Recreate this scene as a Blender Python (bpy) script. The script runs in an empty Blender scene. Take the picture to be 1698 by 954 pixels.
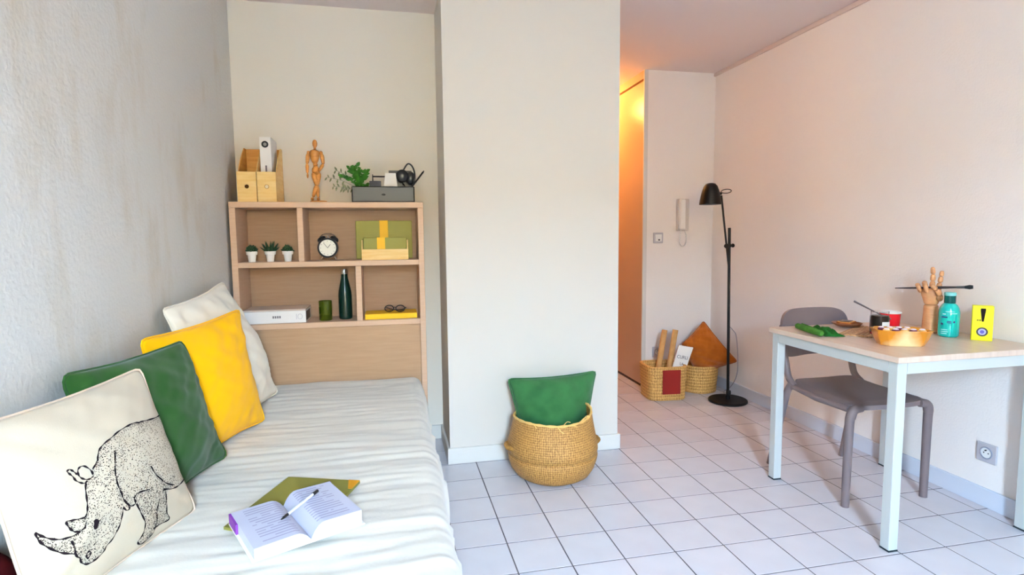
import bpy, bmesh, math, random
from math import sin, cos, pi, radians, sqrt, atan2
from mathutils import Vector, Matrix, noise
random.seed(7)
SC = bpy.context.scene
COL = SC.collection

# ------------------------------------------------------------------ camera
cam_d = bpy.data.cameras.new('camera'); cam = bpy.data.objects.new('camera', cam_d); COL.objects.link(cam)
cam_d.sensor_fit = 'HORIZONTAL'; cam_d.sensor_width = 36.0; cam_d.lens = 36.0 * 932.1 / 1698.0
cam_d.clip_start = 0.05; cam_d.clip_end = 60
_y, _p, _r = radians(12.11), radians(5.19), radians(-0.60)
_f = Vector((sin(_y) * cos(_p), cos(_y) * cos(_p), -sin(_p)))
_rt = Vector((cos(_y), -sin(_y), 0)); _up = _rt.cross(_f)
_R = cos(_r) * _rt + sin(_r) * _up; _U = -sin(_r) * _rt + cos(_r) * _up
_m = Matrix((_R, _U, -_f)).transposed().to_4x4(); _m.translation = Vector((0, 0, 1.1786))
cam.matrix_world = _m
SC.camera = cam

# ------------------------------------------------------------------ world, lights, exposure
w = bpy.data.worlds.new('sky'); SC.world = w; w.use_nodes = True
bg = w.node_tree.nodes['Background']; bg.inputs[0].default_value = (0.47, 0.715, 1.0, 1); bg.inputs[1].default_value = 125.0

# daylight: the sky comes in through the window behind the camera; the portal only guides the sampling
pd = bpy.data.lights.new('door_portal', 'AREA'); pd.shape = 'RECTANGLE'; pd.size = 0.54; pd.size_y = 1.58; pd.cycles.is_portal = True
po_ = bpy.data.objects.new('door_portal', pd); COL.objects.link(po_); po_.location = (0.17, -1.60, 1.48); po_.rotation_euler = (radians(90), 0, radians(0))

# afternoon sun standing behind the house: it never enters the room, it warms the added facade outside
sd_ = bpy.data.lights.new('sun', 'SUN'); sd_.energy = 32; sd_.color = (1.0, 0.83, 0.60); sd_.angle = radians(0.6)
so_ = bpy.data.objects.new('sun', sd_); COL.objects.link(so_); so_.location = (0, 8, 9); so_.rotation_euler = Vector((0.2, -0.8, -0.55)).to_track_quat('-Z', 'Y').to_euler()

SC.view_settings.view_transform = 'Standard'; SC.view_settings.look = 'None'
SC.view_settings.gamma = 1.0; SC.view_settings.use_curve_mapping = False
SC.view_settings.exposure = 0.80
SC.cycles.max_bounces = 10; SC.cycles.diffuse_bounces = 6; SC.cycles.caustics_reflective = False; SC.cycles.caustics_refractive = False

# ------------------------------------------------------------------ materials
def lin(c):
    c = c / 255.0
    return c / 12.92 if c <= 0.04045 else ((c + 0.055) / 1.055) ** 2.4
def C(r, g, b): return (lin(r), lin(g), lin(b), 1)

MATS = {}
def mat(name, col, rough=0.6, spec=0.5, metal=0.0, var=None, vscale=8, vstretch=(1, 1, 1), bump=0, bscale=200, bstretch=(1, 1, 1),
        coat=0, trans=0, ior=1.45, sheen=0, alpha=1, detail=4, bdist=0.002):
    if name in MATS: return MATS[name]
    m = bpy.data.materials.new(name); m.use_nodes = True; nt = m.node_tree; b = nt.nodes['Principled BSDF']
    b.inputs['Base Color'].default_value = col; b.inputs['Roughness'].default_value = rough
    b.inputs['Specular IOR Level'].default_value = spec; b.inputs['Metallic'].default_value = metal
    b.inputs['Coat Weight'].default_value = coat; b.inputs['Transmission Weight'].default_value = trans
    b.inputs['IOR'].default_value = ior; b.inputs['Sheen Weight'].default_value = sheen; b.inputs['Alpha'].default_value = alpha
    if var or bump:
        tc = nt.nodes.new('ShaderNodeTexCoord')
    if var:
        mp = nt.nodes.new('ShaderNodeMapping'); mp.inputs['Scale'].default_value = vstretch
        nt.links.new(tc.outputs['Object'], mp.inputs[0])
        n = nt.nodes.new('ShaderNodeTexNoise'); n.inputs['Scale'].default_value = vscale; n.inputs['Detail'].default_value = detail
        nt.links.new(mp.outputs[0], n.inputs['Vector'])
        r = nt.nodes.new('ShaderNodeValToRGB'); r.color_ramp.elements[0].position = 0.33; r.color_ramp.elements[1].position = 0.67
        r.color_ramp.elements[0].color = col; r.color_ramp.elements[1].color = var
        nt.links.new(n.outputs['Fac'], r.inputs[0]); nt.links.new(r.outputs[0], b.inputs['Base Color'])
    if bump:
        mp2 = nt.nodes.new('ShaderNodeMapping'); mp2.inputs['Scale'].default_value = bstretch
        nt.links.new(tc.outputs['Object'], mp2.inputs[0])
        n2 = nt.nodes.new('ShaderNodeTexNoise'); n2.inputs['Scale'].default_value = bscale; n2.inputs['Detail'].default_value = 3
        nt.links.new(mp2.outputs[0], n2.inputs['Vector'])
        bp = nt.nodes.new('ShaderNodeBump'); bp.inputs['Strength'].default_value = bump; bp.inputs['Distance'].default_value = bdist
        nt.links.new(n2.outputs['Fac'], bp.inputs['Height']); nt.links.new(bp.outputs[0], b.inputs['Normal'])
    MATS[name] = m
    return m

def weave_mat(name, c1, c2, ku, kv, bump=0.6):
    """plaited seagrass: strands crossing on the diagonal of the UV map (metres), broken up by noise"""
    m = bpy.data.materials.new(name); m.use_nodes = True; nt = m.node_tree; b = nt.nodes['Principled BSDF']; L = nt.links.new
    b.inputs['Roughness'].default_value = 0.55; b.inputs['Specular IOR Level'].default_value = 0.4
    tc = nt.nodes.new('ShaderNodeTexCoord'); sp = nt.nodes.new('ShaderNodeSeparateXYZ'); L(tc.outputs['UV'], sp.inputs[0])
    def math_(op, i0, i1=None):
        n = nt.nodes.new('ShaderNodeMath'); n.operation = op
        for k, v in enumerate((i0, i1)):
            if v is None: continue
            if isinstance(v, (int, float)): n.inputs[k].default_value = v
            else: L(v, n.inputs[k])
        return n.outputs[0]
    nz = nt.nodes.new('ShaderNodeTexNoise'); nz.inputs['Scale'].default_value = 40; nz.inputs['Detail'].default_value = 4; L(tc.outputs['Object'], nz.inputs['Vector'])
    wob = math_('MULTIPLY', nz.outputs['Fac'], 5.0)
    u = math_('ADD', math_('MULTIPLY', sp.outputs['X'], ku), wob); v = math_('MULTIPLY', sp.outputs['Y'], kv)
    sa = math_('SINE', math_('ADD', u, v)); sb = math_('SINE', math_('SUBTRACT', u, v))
    h = math_('MULTIPLY_ADD', math_('MULTIPLY', sa, sb), 0.22); h.node.inputs[2].default_value = 0.30
    big = nt.nodes.new('ShaderNodeTexNoise'); big.inputs['Scale'].default_value = 130; big.inputs['Detail'].default_value = 3; L(tc.outputs['Object'], big.inputs['Vector'])
    t = math_('ADD', h, math_('MULTIPLY', big.outputs['Fac'], 0.75))
    r = nt.nodes.new('ShaderNodeValToRGB'); r.color_ramp.elements[0].position = 0.36; r.color_ramp.elements[1].position = 0.95
    r.color_ramp.elements[0].color = c1; r.color_ramp.elements[1].color = c2
    L(t, r.inputs[0]); L(r.outputs[0], b.inputs['Base Color'])
    bp = nt.nodes.new('ShaderNodeBump'); bp.inputs['Strength'].default_value = bump; bp.inputs['Distance'].default_value = 0.005
    L(t, bp.inputs['Height']); L(bp.outputs[0], b.inputs['Normal'])
    MATS[name] = m
    return m
def ring_uv(o, R):
    """UVs in metres round a basket: u along the wall, v up it"""
    me = o.data; uv = me.uv_layers.new(name='uv')
    for p in me.polygons:
        an = [atan2(me.vertices[me.loops[l].vertex_index].co.x, -me.vertices[me.loops[l].vertex_index].co.y) for l in p.loop_indices]
        if max(an) - min(an) > pi: an = [a + 2 * pi if a < 0 else a for a in an]
        for l, a in zip(p.loop_indices, an): uv.data[l].uv = (a * R, me.vertices[me.loops[l].vertex_index].co.z)
    return o

WALL = mat('wall_plaster', C(214, 211, 205), 0.85, 0.25, bump=0.6, bscale=75, bdist=0.004)
WALLS = mat('wall_paint_smooth', C(214, 207, 197), 0.75, 0.3, bump=0.12, bscale=60, bdist=0.003)
WALLR = mat('wall_stipple', C(241, 234, 228), 0.8, 0.25, bump=0.35, bscale=110, bdist=0.004)
WALLN = mat('wall_paint_niche', C(226, 219, 207), 0.8, 0.25, bump=0.12, bscale=60, bdist=0.003)
CEIL = mat('ceiling_paint', C(222, 208, 203), 0.9, 0.2)
TILE = mat('tile_glaze', C(214, 210, 214), 0.28, 0.5, var=C(206, 201, 205), vscale=5, bump=0.05, bscale=14, bdist=0.003)
GROUT = mat('grout', C(92, 87, 92), 0.9, 0.2, var=C(112, 105, 107), vscale=9)
SKIRT = mat('skirting_paint', C(208, 214, 226), 0.5, 0.4)
SKIRTW = mat('skirting_white', C(216, 212, 204), 0.5, 0.4)
DOORM = mat('closet_door_laminate', C(196, 160, 132), 0.30, 0.5)
OAK = mat('oak_laminate', C(208, 174, 146), 0.5, 0.4, var=C(202, 166, 137), vscale=7, vstretch=(1, 1, 14))
OAKH = mat('oak_laminate_flat', C(208, 174, 146), 0.5, 0.4, var=C(202, 166, 137), vscale=7, vstretch=(1, 14, 14))
OAKSHADE = mat('oak_back_shaded', C(156, 124, 98), 0.55, 0.35, var=C(150, 117, 91), vscale=7, vstretch=(1, 1, 14))  # same oak laminate, with the compartments' shade put into its colour
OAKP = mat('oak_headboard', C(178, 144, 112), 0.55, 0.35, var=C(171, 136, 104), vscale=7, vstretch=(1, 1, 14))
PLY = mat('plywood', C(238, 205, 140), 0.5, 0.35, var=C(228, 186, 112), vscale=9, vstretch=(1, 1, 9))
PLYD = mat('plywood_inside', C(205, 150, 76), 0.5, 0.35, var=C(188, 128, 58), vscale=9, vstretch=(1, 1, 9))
HOLE = mat('hole_dark', C(70, 44, 14), 0.9, 0.1)
WOODM = mat('mannequin_wood', C(205, 142, 70), 0.42, 0.45, var=C(186, 118, 52), vscale=30, vstretch=(1, 1, 5))
WOODH = mat('hand_wood', C(214, 158, 112), 0.42, 0.45, var=C(200, 140, 94), vscale=30, vstretch=(1, 1, 5))
BLACK = mat('black_metal', C(10, 8, 10), 0.45, 0.35)
BLACKP = mat('black_plastic', C(26, 24, 25), 0.35, 0.5)
CHAR = mat('charcoal_metal', C(62, 62, 66), 0.45, 0.5)
WHITE = mat('white_plastic', C(236, 234, 230), 0.35, 0.5)
WHITEM = mat('white_card', C(238, 234, 229), 0.6, 0.35)
CERAM = mat('white_ceramic', C(240, 236, 228), 0.3, 0.5)
GREYP = mat('grey_plate', C(186, 182, 188), 0.4, 0.5)
TAUPE = mat('taupe_polypropylene', C(116, 102, 103), 0.45, 0.45)
STEEL = mat('painted_steel', C(190, 193, 190), 0.35, 0.5)
STEELM = mat('steel', C(150, 152, 160), 0.25, 0.5, metal=1.0)
RUBBER = mat('rubber', C(38, 48, 52), 0.8, 0.2)
TOPW = mat('table_laminate', C(212, 190, 172), 0.33, 0.5, var=C(202, 178, 160), vscale=5, vstretch=(12, 1, 1))
TOPE = mat('table_edge', C(232, 220, 210), 0.45, 0.4)
LINENW = mat('white_linen', C(236, 227, 208), 0.9, 0.15, sheen=0.2, bump=0.25, bscale=420, bdist=0.001)
BEDC = mat('bedspread_cotton', C(210, 203, 190), 0.92, 0.15, sheen=0.2, bump=0.3, bscale=260, bstretch=(0.5, 1, 1), bdist=0.0015)
LINENG = mat('green_linen', C(42, 82, 34), 0.95, 0.1, sheen=0.15, bump=0.3, bscale=420, bdist=0.001, var=C(36, 72, 30), vscale=12)
LINENG2 = mat('bottle_green_linen', C(56, 110, 64), 0.95, 0.1, sheen=0.15, bump=0.3, bscale=420, bdist=0.001, var=C(48, 98, 56), vscale=12)
LINENY = mat('yellow_linen', C(244, 182, 4), 0.95, 0.1, sheen=0.1, bump=0.3, bscale=420, bdist=0.001)
LINENR = mat('rust_velvet', C(168, 88, 22), 0.9, 0.15, sheen=0.3, bump=0.3, bscale=120, var=C(150, 74, 14), vscale=14)
LINENC = mat('cream_canvas', C(196, 182, 160), 0.9, 0.15, sheen=0.1, bump=0.25, bscale=420, bdist=0.001)
INK = mat('print_ink', C(36, 26, 30), 0.9, 0.1)
INKG = mat('print_ink_grey', C(112, 98, 98), 0.9, 0.1)
PIPING = mat('cream_piping', C(214, 190, 168), 0.9, 0.1)
DARKRED = mat('dark_red_fabric', C(70, 12, 16), 0.95, 0.1)
SEAG = weave_mat('seagrass_plait', C(118, 74, 28), C(210, 158, 86), 300, 300, 0.7)
SEAG2 = weave_mat('seagrass_rope', C(150, 98, 40), C(230, 182, 104), 210, 140, 0.7)
STRAW = mat('straw', C(226, 184, 110), 0.7, 0.3)
LEATHER = mat('red_leather', C(138, 24, 16), 0.6, 0.35, bump=0.2, bscale=160)
CARDB = mat('cardboard', C(206, 160, 104), 0.75, 0.25, var=C(190, 140, 84), vscale=20)
PAPER = mat('paper', C(236, 230, 220), 0.8, 0.2)
PAGE = mat('book_page', C(192, 192, 208), 0.7, 0.25)
PAGEE = mat('page_edge', C(208, 208, 215), 0.8, 0.2, bump=0.3, bscale=300, bstretch=(0.1, 0.1, 4))
PRINTG = mat('print_grey', C(160, 156, 180), 0.8, 0.2)
PURPLE = mat('purple_tab', C(128, 62, 160), 0.6, 0.3)
OLIVE = mat('olive_card', C(130, 124, 56), 0.6, 0.35)
OLIVE2 = mat('olive_folder', C(142, 136, 64), 0.6, 0.35)
OCHRE = mat('ochre_band', C(204, 140, 30), 0.6, 0.3)
YBAND = mat('yellow_band', C(246, 190, 40), 0.55, 0.35)
YNOTE = mat('yellow_notebook', C(244, 192, 8), 0.5, 0.4)
LEAF = mat('succulent_leaf', C(34, 66, 34), 0.5, 0.4, var=C(22, 46, 26), vscale=40)
LEAF2 = mat('sprig_leaf', C(62, 128, 30), 0.5, 0.4, var=C(38, 92, 22), vscale=25)
LEAF3 = mat('dusty_leaf', C(112, 118, 84), 0.6, 0.3)
SOIL = mat('soil', C(50, 36, 26), 0.95, 0.1)
GLASSG = mat('green_glass', C(110, 130, 20), 0.06, 0.5, trans=0.75, ior=1.45)
BOTG = mat('dark_green_lacquer', C(8, 38, 30), 0.25, 0.5)
CHROME = mat('chrome', C(222, 220, 214), 0.2, 0.5, metal=1.0)
CLOCKF = mat('clock_face', C(244, 240, 222), 0.4, 0.4)
TEAL = mat('teal_plastic', C(6, 196, 182), 0.18, 0.5, var=C(8, 172, 170), vscale=18, coat=0.5)
TEALD = mat('dark_teal_cap', C(8, 104, 96), 0.12, 0.5, trans=0.35)
TEALL = mat('pale_teal_cap', C(120, 196, 190), 0.2, 0.5)
YBOX = mat('yellow_carton', C(246, 240, 10), 0.4, 0.4)
VIOL = mat('violet_print', C(96, 92, 190), 0.5, 0.3)
LILAC = mat('lilac_print', C(186, 184, 222), 0.5, 0.3)
GLASSC = mat('clear_glass', (0.95, 0.95, 0.95, 1), 0.03, 0.5, trans=1.0, ior=1.12)
JAM = mat('dark_jam', C(62, 4, 14), 0.35, 0.5)
REDM = mat('red_enamel', C(222, 4, 28), 0.25, 0.5, coat=0.4)
NAPK = mat('green_cloth', C(34, 112, 40), 0.9, 0.15, var=C(24, 88, 34), vscale=30, bump=0.3, bscale=300)
NAPK2 = mat('light_green_cloth', C(74, 128, 50), 0.9, 0.15, var=C(56, 106, 40), vscale=30, bump=0.3, bscale=300)
MATW = mat('placemat_weave', C(150, 106, 74), 0.7, 0.3, var=C(204, 164, 120), vscale=150, bump=0.4, bscale=300)
BREAD = mat('bread_crumb', C(236, 186, 112), 0.8, 0.2, var=C(220, 160, 84), vscale=60)
CRUST = mat('bread_crust', C(164, 92, 44), 0.7, 0.25)
WDISH = mat('wood_dish', C(150, 96, 62), 0.5, 0.4, var=C(128, 78, 48), vscale=12)
PINKF = mat('icing', C(244, 226, 228), 0.5, 0.35)
PLUMF = mat('berry', C(104, 40, 60), 0.4, 0.4)
BRISTLE = mat('bristle', C(32, 36, 40), 0.8, 0.2)
BRUSHM = mat('brush_handle', C(40, 34, 40), 0.3, 0.5)
CORDM = mat('cord', C(150, 148, 160), 0.5, 0.4)
WARML = bpy.data.materials.new('lamp_glow'); WARML.use_nodes = True
_b = WARML.node_tree.nodes['Principled BSDF']; _b.inputs['Emission Color'].default_value = (1, 0.55, 0.16, 1); _b.inputs['Emission Strength'].default_value = 4

def amber_mat():
    """oven dish glaze: cream in the middle of each side, amber towards the ends and rim"""
    m = bpy.data.materials.new('amber_glaze'); m.use_nodes = True; nt = m.node_tree; b = nt.nodes['Principled BSDF']
    b.inputs['Roughness'].default_value = 0.2; b.inputs['Coat Weight'].default_value = 0.4
    tc = nt.nodes.new('ShaderNodeTexCoord'); sx = nt.nodes.new('ShaderNodeSeparateXYZ'); nt.links.new(tc.outputs['Object'], sx.inputs[0])
    ab = nt.nodes.new('ShaderNodeMath'); ab.operation = 'ABSOLUTE'; nt.links.new(sx.outputs['X'], ab.inputs[0])
    ma = nt.nodes.new('ShaderNodeMath'); ma.operation = 'MULTIPLY_ADD'; ma.inputs[1].default_value = 9.0
    nt.links.new(ab.outputs[0], ma.inputs[0])
    mz = nt.nodes.new('ShaderNodeMath'); mz.operation = 'MULTIPLY'; mz.inputs[1].default_value = 6.0; nt.links.new(sx.outputs['Z'], mz.inputs[0])
    n = nt.nodes.new('ShaderNodeTexNoise'); n.inputs['Scale'].default_value = 22; nt.links.new(tc.outputs['Object'], n.inputs['Vector'])
    ad = nt.nodes.new('ShaderNodeMath'); ad.operation = 'MULTIPLY_ADD'; ad.inputs[1].default_value = 0.5
    nt.links.new(n.outputs['Fac'], ad.inputs[0]); nt.links.new(mz.outputs[0], ad.inputs[2]); nt.links.new(ad.outputs[0], ma.inputs[2])
    r = nt.nodes.new('ShaderNodeValToRGB'); e = r.color_ramp.elements
    e[0].position = 0.48; e[0].color = C(246, 222, 168); e[1].position = 1.0; e[1].color = C(214, 138, 34)
    nt.links.new(ma.outputs[0], r.inputs[0]); nt.links.new(r.outputs[0], b.inputs['Base Color'])
    return m
AMBER = amber_mat()

def stained_wall():
    """textured plaster with a few brownish scuffs and damp marks of their own shape"""
    m = WALL.copy(); m.name = 'wall_plaster_scuffed'; nt = m.node_tree; b = nt.nodes['Principled BSDF']
    tc = nt.nodes.new('ShaderNodeTexCoord'); mp = nt.nodes.new('ShaderNodeMapping'); mp.inputs['Scale'].default_value = (1, 2.2, 0.8)
    nt.links.new(tc.outputs['Object'], mp.inputs[0])
    n = nt.nodes.new('ShaderNodeTexNoise'); n.inputs['Scale'].default_value = 2.2; n.inputs['Detail'].default_value = 8; n.inputs['Roughness'].default_value = 0.65
    nt.links.new(mp.outputs[0], n.inputs['Vector'])
    r = nt.nodes.new('ShaderNodeValToRGB'); e = r.color_ramp.elements
    e[0].position = 0.50; e[0].color = C(212, 209, 203); e[1].position = 0.80; e[1].color = C(198, 186, 168)
    nt.links.new(n.outputs['Fac'], r.inputs[0]); nt.links.new(r.outputs[0], b.inputs['Base Color'])
    return m
WALLL = stained_wall()

# ------------------------------------------------------------------ mesh helpers
class MB:
    def __init__(s): s.v = []; s.f = []; s.mi = []
    def add(s, vs, fs, mi=0):
        o = len(s.v); s.v += [tuple(v) for v in vs]; s.f += [tuple(i + o for i in f) for f in fs]; s.mi += [mi] * len(fs); return s
    def box(s, x0, x1, y0, y1, z0, z1, mi=0):
        vs = [(x0, y0, z0), (x1, y0, z0), (x1, y1, z0), (x0, y1, z0), (x0, y0, z1), (x1, y0, z1), (x1, y1, z1), (x0, y1, z1)]
        return s.add(vs, [(3, 2, 1, 0), (4, 5, 6, 7), (0, 1, 5, 4), (1, 2, 6, 5), (2, 3, 7, 6), (3, 0, 4, 7)], mi)
    def prism(s, poly, axis, a, b, mi=0):
        """extrude a 2-D polygon; axis 'x': poly=(y,z), 'y': poly=(x,z), 'z': poly=(x,y)"""
        def P(p, t): return {'x': (t, p[0], p[1]), 'y': (p[0], t, p[1]), 'z': (p[0], p[1], t)}[axis]
        n = len(poly); vs = [P(p, a) for p in poly] + [P(p, b) for p in poly]
        return s.add(vs, [tuple(range(n)), tuple(range(2 * n - 1, n - 1, -1))] + [(i, i + n, (i + 1) % n + n, (i + 1) % n) for i in range(n)], mi)
    def tube(s, pts, r, n=10, closed=False, cap=True, mi=0):
        pts = [Vector(p) for p in pts]; m = len(pts)
        rs = r if isinstance(r, (list, tuple)) else [r] * m
        vs = []; prev = None
        for i, p in enumerate(pts):
            if closed: t = pts[(i + 1) % m] - pts[i - 1]
            else: t = pts[min(i + 1, m - 1)] - pts[max(i - 1, 0)]
            t.normalize()
            if prev is None:
                a = Vector((0, 0, 1)) if abs(t.z) < 0.9 else Vector((1, 0, 0))
                nrm = t.cross(a).normalized()
            else:
                nrm = (prev - t * prev.dot(t)).normalized()
            prev = nrm; bi = t.cross(nrm)
            for k in range(n):
                a = 2 * pi * k / n; vs.append(p + (nrm * cos(a) + bi * sin(a)) * rs[i])
        fs = []
        for i in range(m if closed else m - 1):
            j = (i + 1) % m
            for k in range(n): fs.append((i * n + k, i * n + (k + 1) % n, j * n + (k + 1) % n, j * n + k))
        if cap and not closed:
            fs.append(tuple(range(n - 1, -1, -1))); fs.append(tuple((m - 1) * n + k for k in range(n)))
        return s.add(vs, fs, mi)
    def lathe(s, prof, n=32, c=(0, 0, 0), sx=1, sy=1, mi=0, closed=False, sq=2.0):
        """prof = [(r,z)...]; sq > 2 squares the plan off (superellipse)"""
        vs = []; m = len(prof)
        for (r, z) in prof:
            for k in range(n):
                a = 2 * pi * k / n; ca, sa = cos(a), sin(a)
                q = (abs(ca) ** sq + abs(sa) ** sq) ** (-1 / sq)
                vs.append((c[0] + r * ca * q * sx, c[1] + r * sa * q * sy, c[2] + z))
        fs = []
        for i in range(m if closed else m - 1):
            j = (i + 1) % m
            for k in range(n): fs.append((i * n + k, i * n + (k + 1) % n, j * n + (k + 1) % n, j * n + k))
        if not closed:
            if prof[0][0] > 1e-6: fs.append(tuple(range(n - 1, -1, -1)))
            if prof[-1][0] > 1e-6: fs.append(tuple((m - 1) * n + k for k in range(n)))
        return s.add(vs, fs, mi)
    def ell(s, c, r, q=None, n=14, m=8, mi=0):
        """ellipsoid, optionally rotated by a matrix/quaternion q"""
        c = Vector(c); vs = []
        for i in range(m + 1):
            t = pi * i / m
            for k in range(n):
                a = 2 * pi * k / n; p = Vector((r[0] * sin(t) * cos(a), r[1] * sin(t) * sin(a), -r[2] * cos(t)))
                if q is not None: p = q @ p
                vs.append(c + p)
        fs = [(i * n + k, i * n + (k + 1) % n, (i + 1) * n + (k + 1) % n, (i + 1) * n + k) for i in range(m) for k in range(n)]
        return s.add(vs, fs, mi)
    def limb(s, a, b, ra, rb, n=12, bulge=0.12):
        """tapered turned-wood limb with rounded ends"""
        a, b = Vector(a), Vector(b); pts = []; rs = []
        for t, k in ((0, .25), (.04, .65), (.12, .92), (.3, 1 + bulge), (.5, 1 + bulge * .7), (.7, 1), (.88, .9), (.96, .65), (1, .25)):
            pts.append(a.lerp(b, t)); rs.append((ra * (1 - t) + rb * t) * k)
        return s.tube(pts, rs, n)
    def mesh(s, name, mats, bevel=0, segs=2, smooth=False, merge=True):
        bm = bmesh.new(); vv = [bm.verts.new(v) for v in s.v]
        for f, mi in zip(s.f, s.mi):
            try:
                fc = bm.faces.new([vv[i] for i in f]); fc.material_index = mi
            except ValueError: pass
        if merge: bmesh.ops.remove_doubles(bm, verts=bm.verts, dist=1e-6)
        if bevel:
            es = [e for e in bm.edges if len(e.link_faces) == 2 and e.calc_face_angle(0) > 0.6]
            bmesh.ops.bevel(bm, geom=es, offset=bevel, segments=segs, profile=0.5, affect='EDGES', clamp_overlap=True)
        bmesh.ops.recalc_face_normals(bm, faces=bm.faces)
        me = bpy.data.meshes.new(name); bm.to_mesh(me); bm.free()
        for m in (mats if isinstance(mats, (list, tuple)) else [mats]): me.materials.append(m)
        if smooth:
            for p in me.polygons: p.use_smooth = True
            try: me.set_sharp_from_angle(angle=radians(40 if smooth is True else smooth))
            except Exception: pass
        return me
    def build(s, name, mats, parent=None, bevel=0, segs=2, smooth=False, loc=None, rotz=0, world=False):
        if world and parent is not None:
            inv = wm(parent).inverted(); s.v = [tuple(inv @ Vector(v)) for v in s.v]
        o = bpy.data.objects.new(name, s.mesh(name, mats, bevel, segs, smooth)); COL.objects.link(o)
        if parent is not None: o.parent = parent
        if loc is not None: o.location = loc
        if rotz: o.rotation_euler = (0, 0, rotz)
        return o

def wm(o):
    m = Matrix.LocRotScale(o.location, o.rotation_euler, o.scale)
    return wm(o.parent) @ m if o.parent else m
def thing(name, label, cat, loc=(0, 0, 0), rotz=0, group=None, rot=None):
    o = bpy.data.objects.new(name, None); COL.objects.link(o); o.empty_display_size = 0.05
    o.location = loc; o.rotation_euler = rot if rot else (0, 0, rotz)
    return tag(o, label, cat, group)
def tag(o, label, cat, group=None):
    o['label'] = label; o['category'] = cat
    if group: o['group'] = group
    return o
def struct(o, label=None):
    o['kind'] = 'structure'
    if label: o['label'] = label
    return o
def part(mb, name, mats, parent, **k): return mb.build(name, mats, parent, **k)
def text(s, size, name, m, parent, mtx, extrude=0.0003, sx=1.0):
    """flat lettering as a mesh; mtx places its local XY plane"""
    cu = bpy.data.curves.new(name, 'FONT'); cu.body = s; cu.size = size; cu.extrude = extrude; cu.align_x = 'CENTER'; cu.align_y = 'CENTER'
    t = bpy.data.objects.new(name, cu); COL.objects.link(t)
    dg = bpy.context.evaluated_depsgraph_get(); me = bpy.data.meshes.new_from_object(t.evaluated_get(dg))
    bpy.data.objects.remove(t); bpy.data.curves.remove(cu)
    me.transform(Matrix.Diagonal((sx, 1, 1, 1))); me.transform(mtx); me.materials.clear(); me.materials.append(m)
    o = bpy.data.objects.new(name, me); COL.objects.link(o); o.parent = parent
    return o
def facing(loc, right, up):
    r = Vector(right).normalized(); u = Vector(up).normalized(); n = r.cross(u)
    m = Matrix((r, u, n)).transposed().to_4x4(); m.translation = Vector(loc); return m
def copy_tree(o, parent=None):
    c = o.copy(); COL.objects.link(c); c.parent = parent
    for ch in list(o.children): copy_tree(ch, c)
    return c
def spline(pts, n=8, closed=False):
    """Catmull-Rom through the points"""
    P = [Vector(p) for p in pts]; out = []; m = len(P)
    for i in range(m if closed else m - 1):
        if closed: a, b, c, d = P[i - 1], P[i], P[(i + 1) % m], P[(i + 2) % m]
        else: a, b, c, d = P[max(i - 1, 0)], P[i], P[i + 1], P[min(i + 2, m - 1)]
        for k in range(n):
            t = k / n
            out.append(0.5 * ((2 * b) + (c - a) * t + (2 * a - 5 * b + 4 * c - d) * t * t + (3 * b - a - 3 * c + d) * t ** 3))
    if not closed: out.append(P[-1])
    return out

# ------------------------------------------------------------------ the room
XL, XR, YB, ZC = -0.785, 2.47, -1.5, 2.405
YC, YN, YF, XD = 2.846, 3.24, 4.0, 1.885      # column front, niche back, far wall front, closet door plane
CX0, CX1 = 0.272, 1.200                        # column (boxed-in shower room)
YH = 5.8                                       # end of the hall

floor = struct(MB().box(XL - .1, XR + .1, YB - .1, YH + .1, -0.12, -0.0010).build('floor', GROUT))
# tiles: 20 cm grid, each its own piece where the photograph shows it
tiles = []
TX0, TY0, TS, GAP = 0.4056, 2.630, 0.2, 0.0054
for i in range(-7, 12):
    for j in range(-17, 22):
        x0 = TX0 + i * TS; x1 = x0 + TS; y1 = TY0 - j * TS; y0 = y1 - TS
        x0c, x1c, y0c, y1c = max(x0, XL), min(x1, XR), max(y0, YB), min(y1, YH)
        cx, cy = (x0c + x1c) / 2, (y0c + y1c) / 2
        if x1c - x0c < 0.01 or y1c - y0c < 0.01: continue
        if CX0 < cx < CX1 and y1c > YC and x0c < CX0 and y0c < YN: tiles.append((True, x0c, CX0, max(y0c, YC), min(y1c, YN)))
        if cx > XD and x0c < XD and y1c > YF: tiles.append((True, x0c, XD, max(y0c, YF), y1c))
        if CX0 < cx < CX1 and y1c > YC:
            y1c = YC
            if y1c - y0c < 0.01: continue
        elif y1c > YC + .02 and x0c < CX0 < x1c: x1c = CX0
        elif y1c > YC + .02 and x0c < CX1 < x1c: x0c = CX1
        if cx < CX0 and y1c > YN:
            y1c = YN
            if y1c - y0c < 0.01: continue
        if cx > XD and y1c > YF:
            y1c = YF
            if y1c - y0c < 0.01: continue
        elif x0c < XD < x1c and y1c > YF + .05: x1c = XD
        # seen by the camera: right of the bed, in front of it
        seen = (x1c > 0.10 and y1c > 1.15 and y0c < 4.9 and x0c < 0.13 * 3 + cy * 1.05)
        if cx < CX0 and y0c < 2.0 and x1c < 0.10: seen = False
        tiles.append((seen, x0c, x1c, y0c, y1c))
tcache = {}
rest = MB()
def tile_mb(wx, wy):
    b = 0.0005; hx, hy = wx / 2, wy / 2
    vs = [(-hx, -hy, -.006), (hx, -hy, -.006), (hx, hy, -.006), (-hx, hy, -.006), (-hx, -hy, -b), (hx, -hy, -b), (hx, hy, -b), (-hx, hy, -b),
          (-hx + b, -hy + b, 0), (hx - b, -hy + b, 0), (hx - b, hy - b, 0), (-hx + b, hy - b, 0)]
    fs = [(8, 9, 10, 11)] + [(a, (a + 1) % 4, (a + 1) % 4 + 4, a + 4) for a in range(4)] + [(a + 4, (a + 1) % 4 + 4, (a + 1) % 4 + 8, a + 8) for a in range(4)]
    return vs, fs
nt_ = 0
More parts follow.
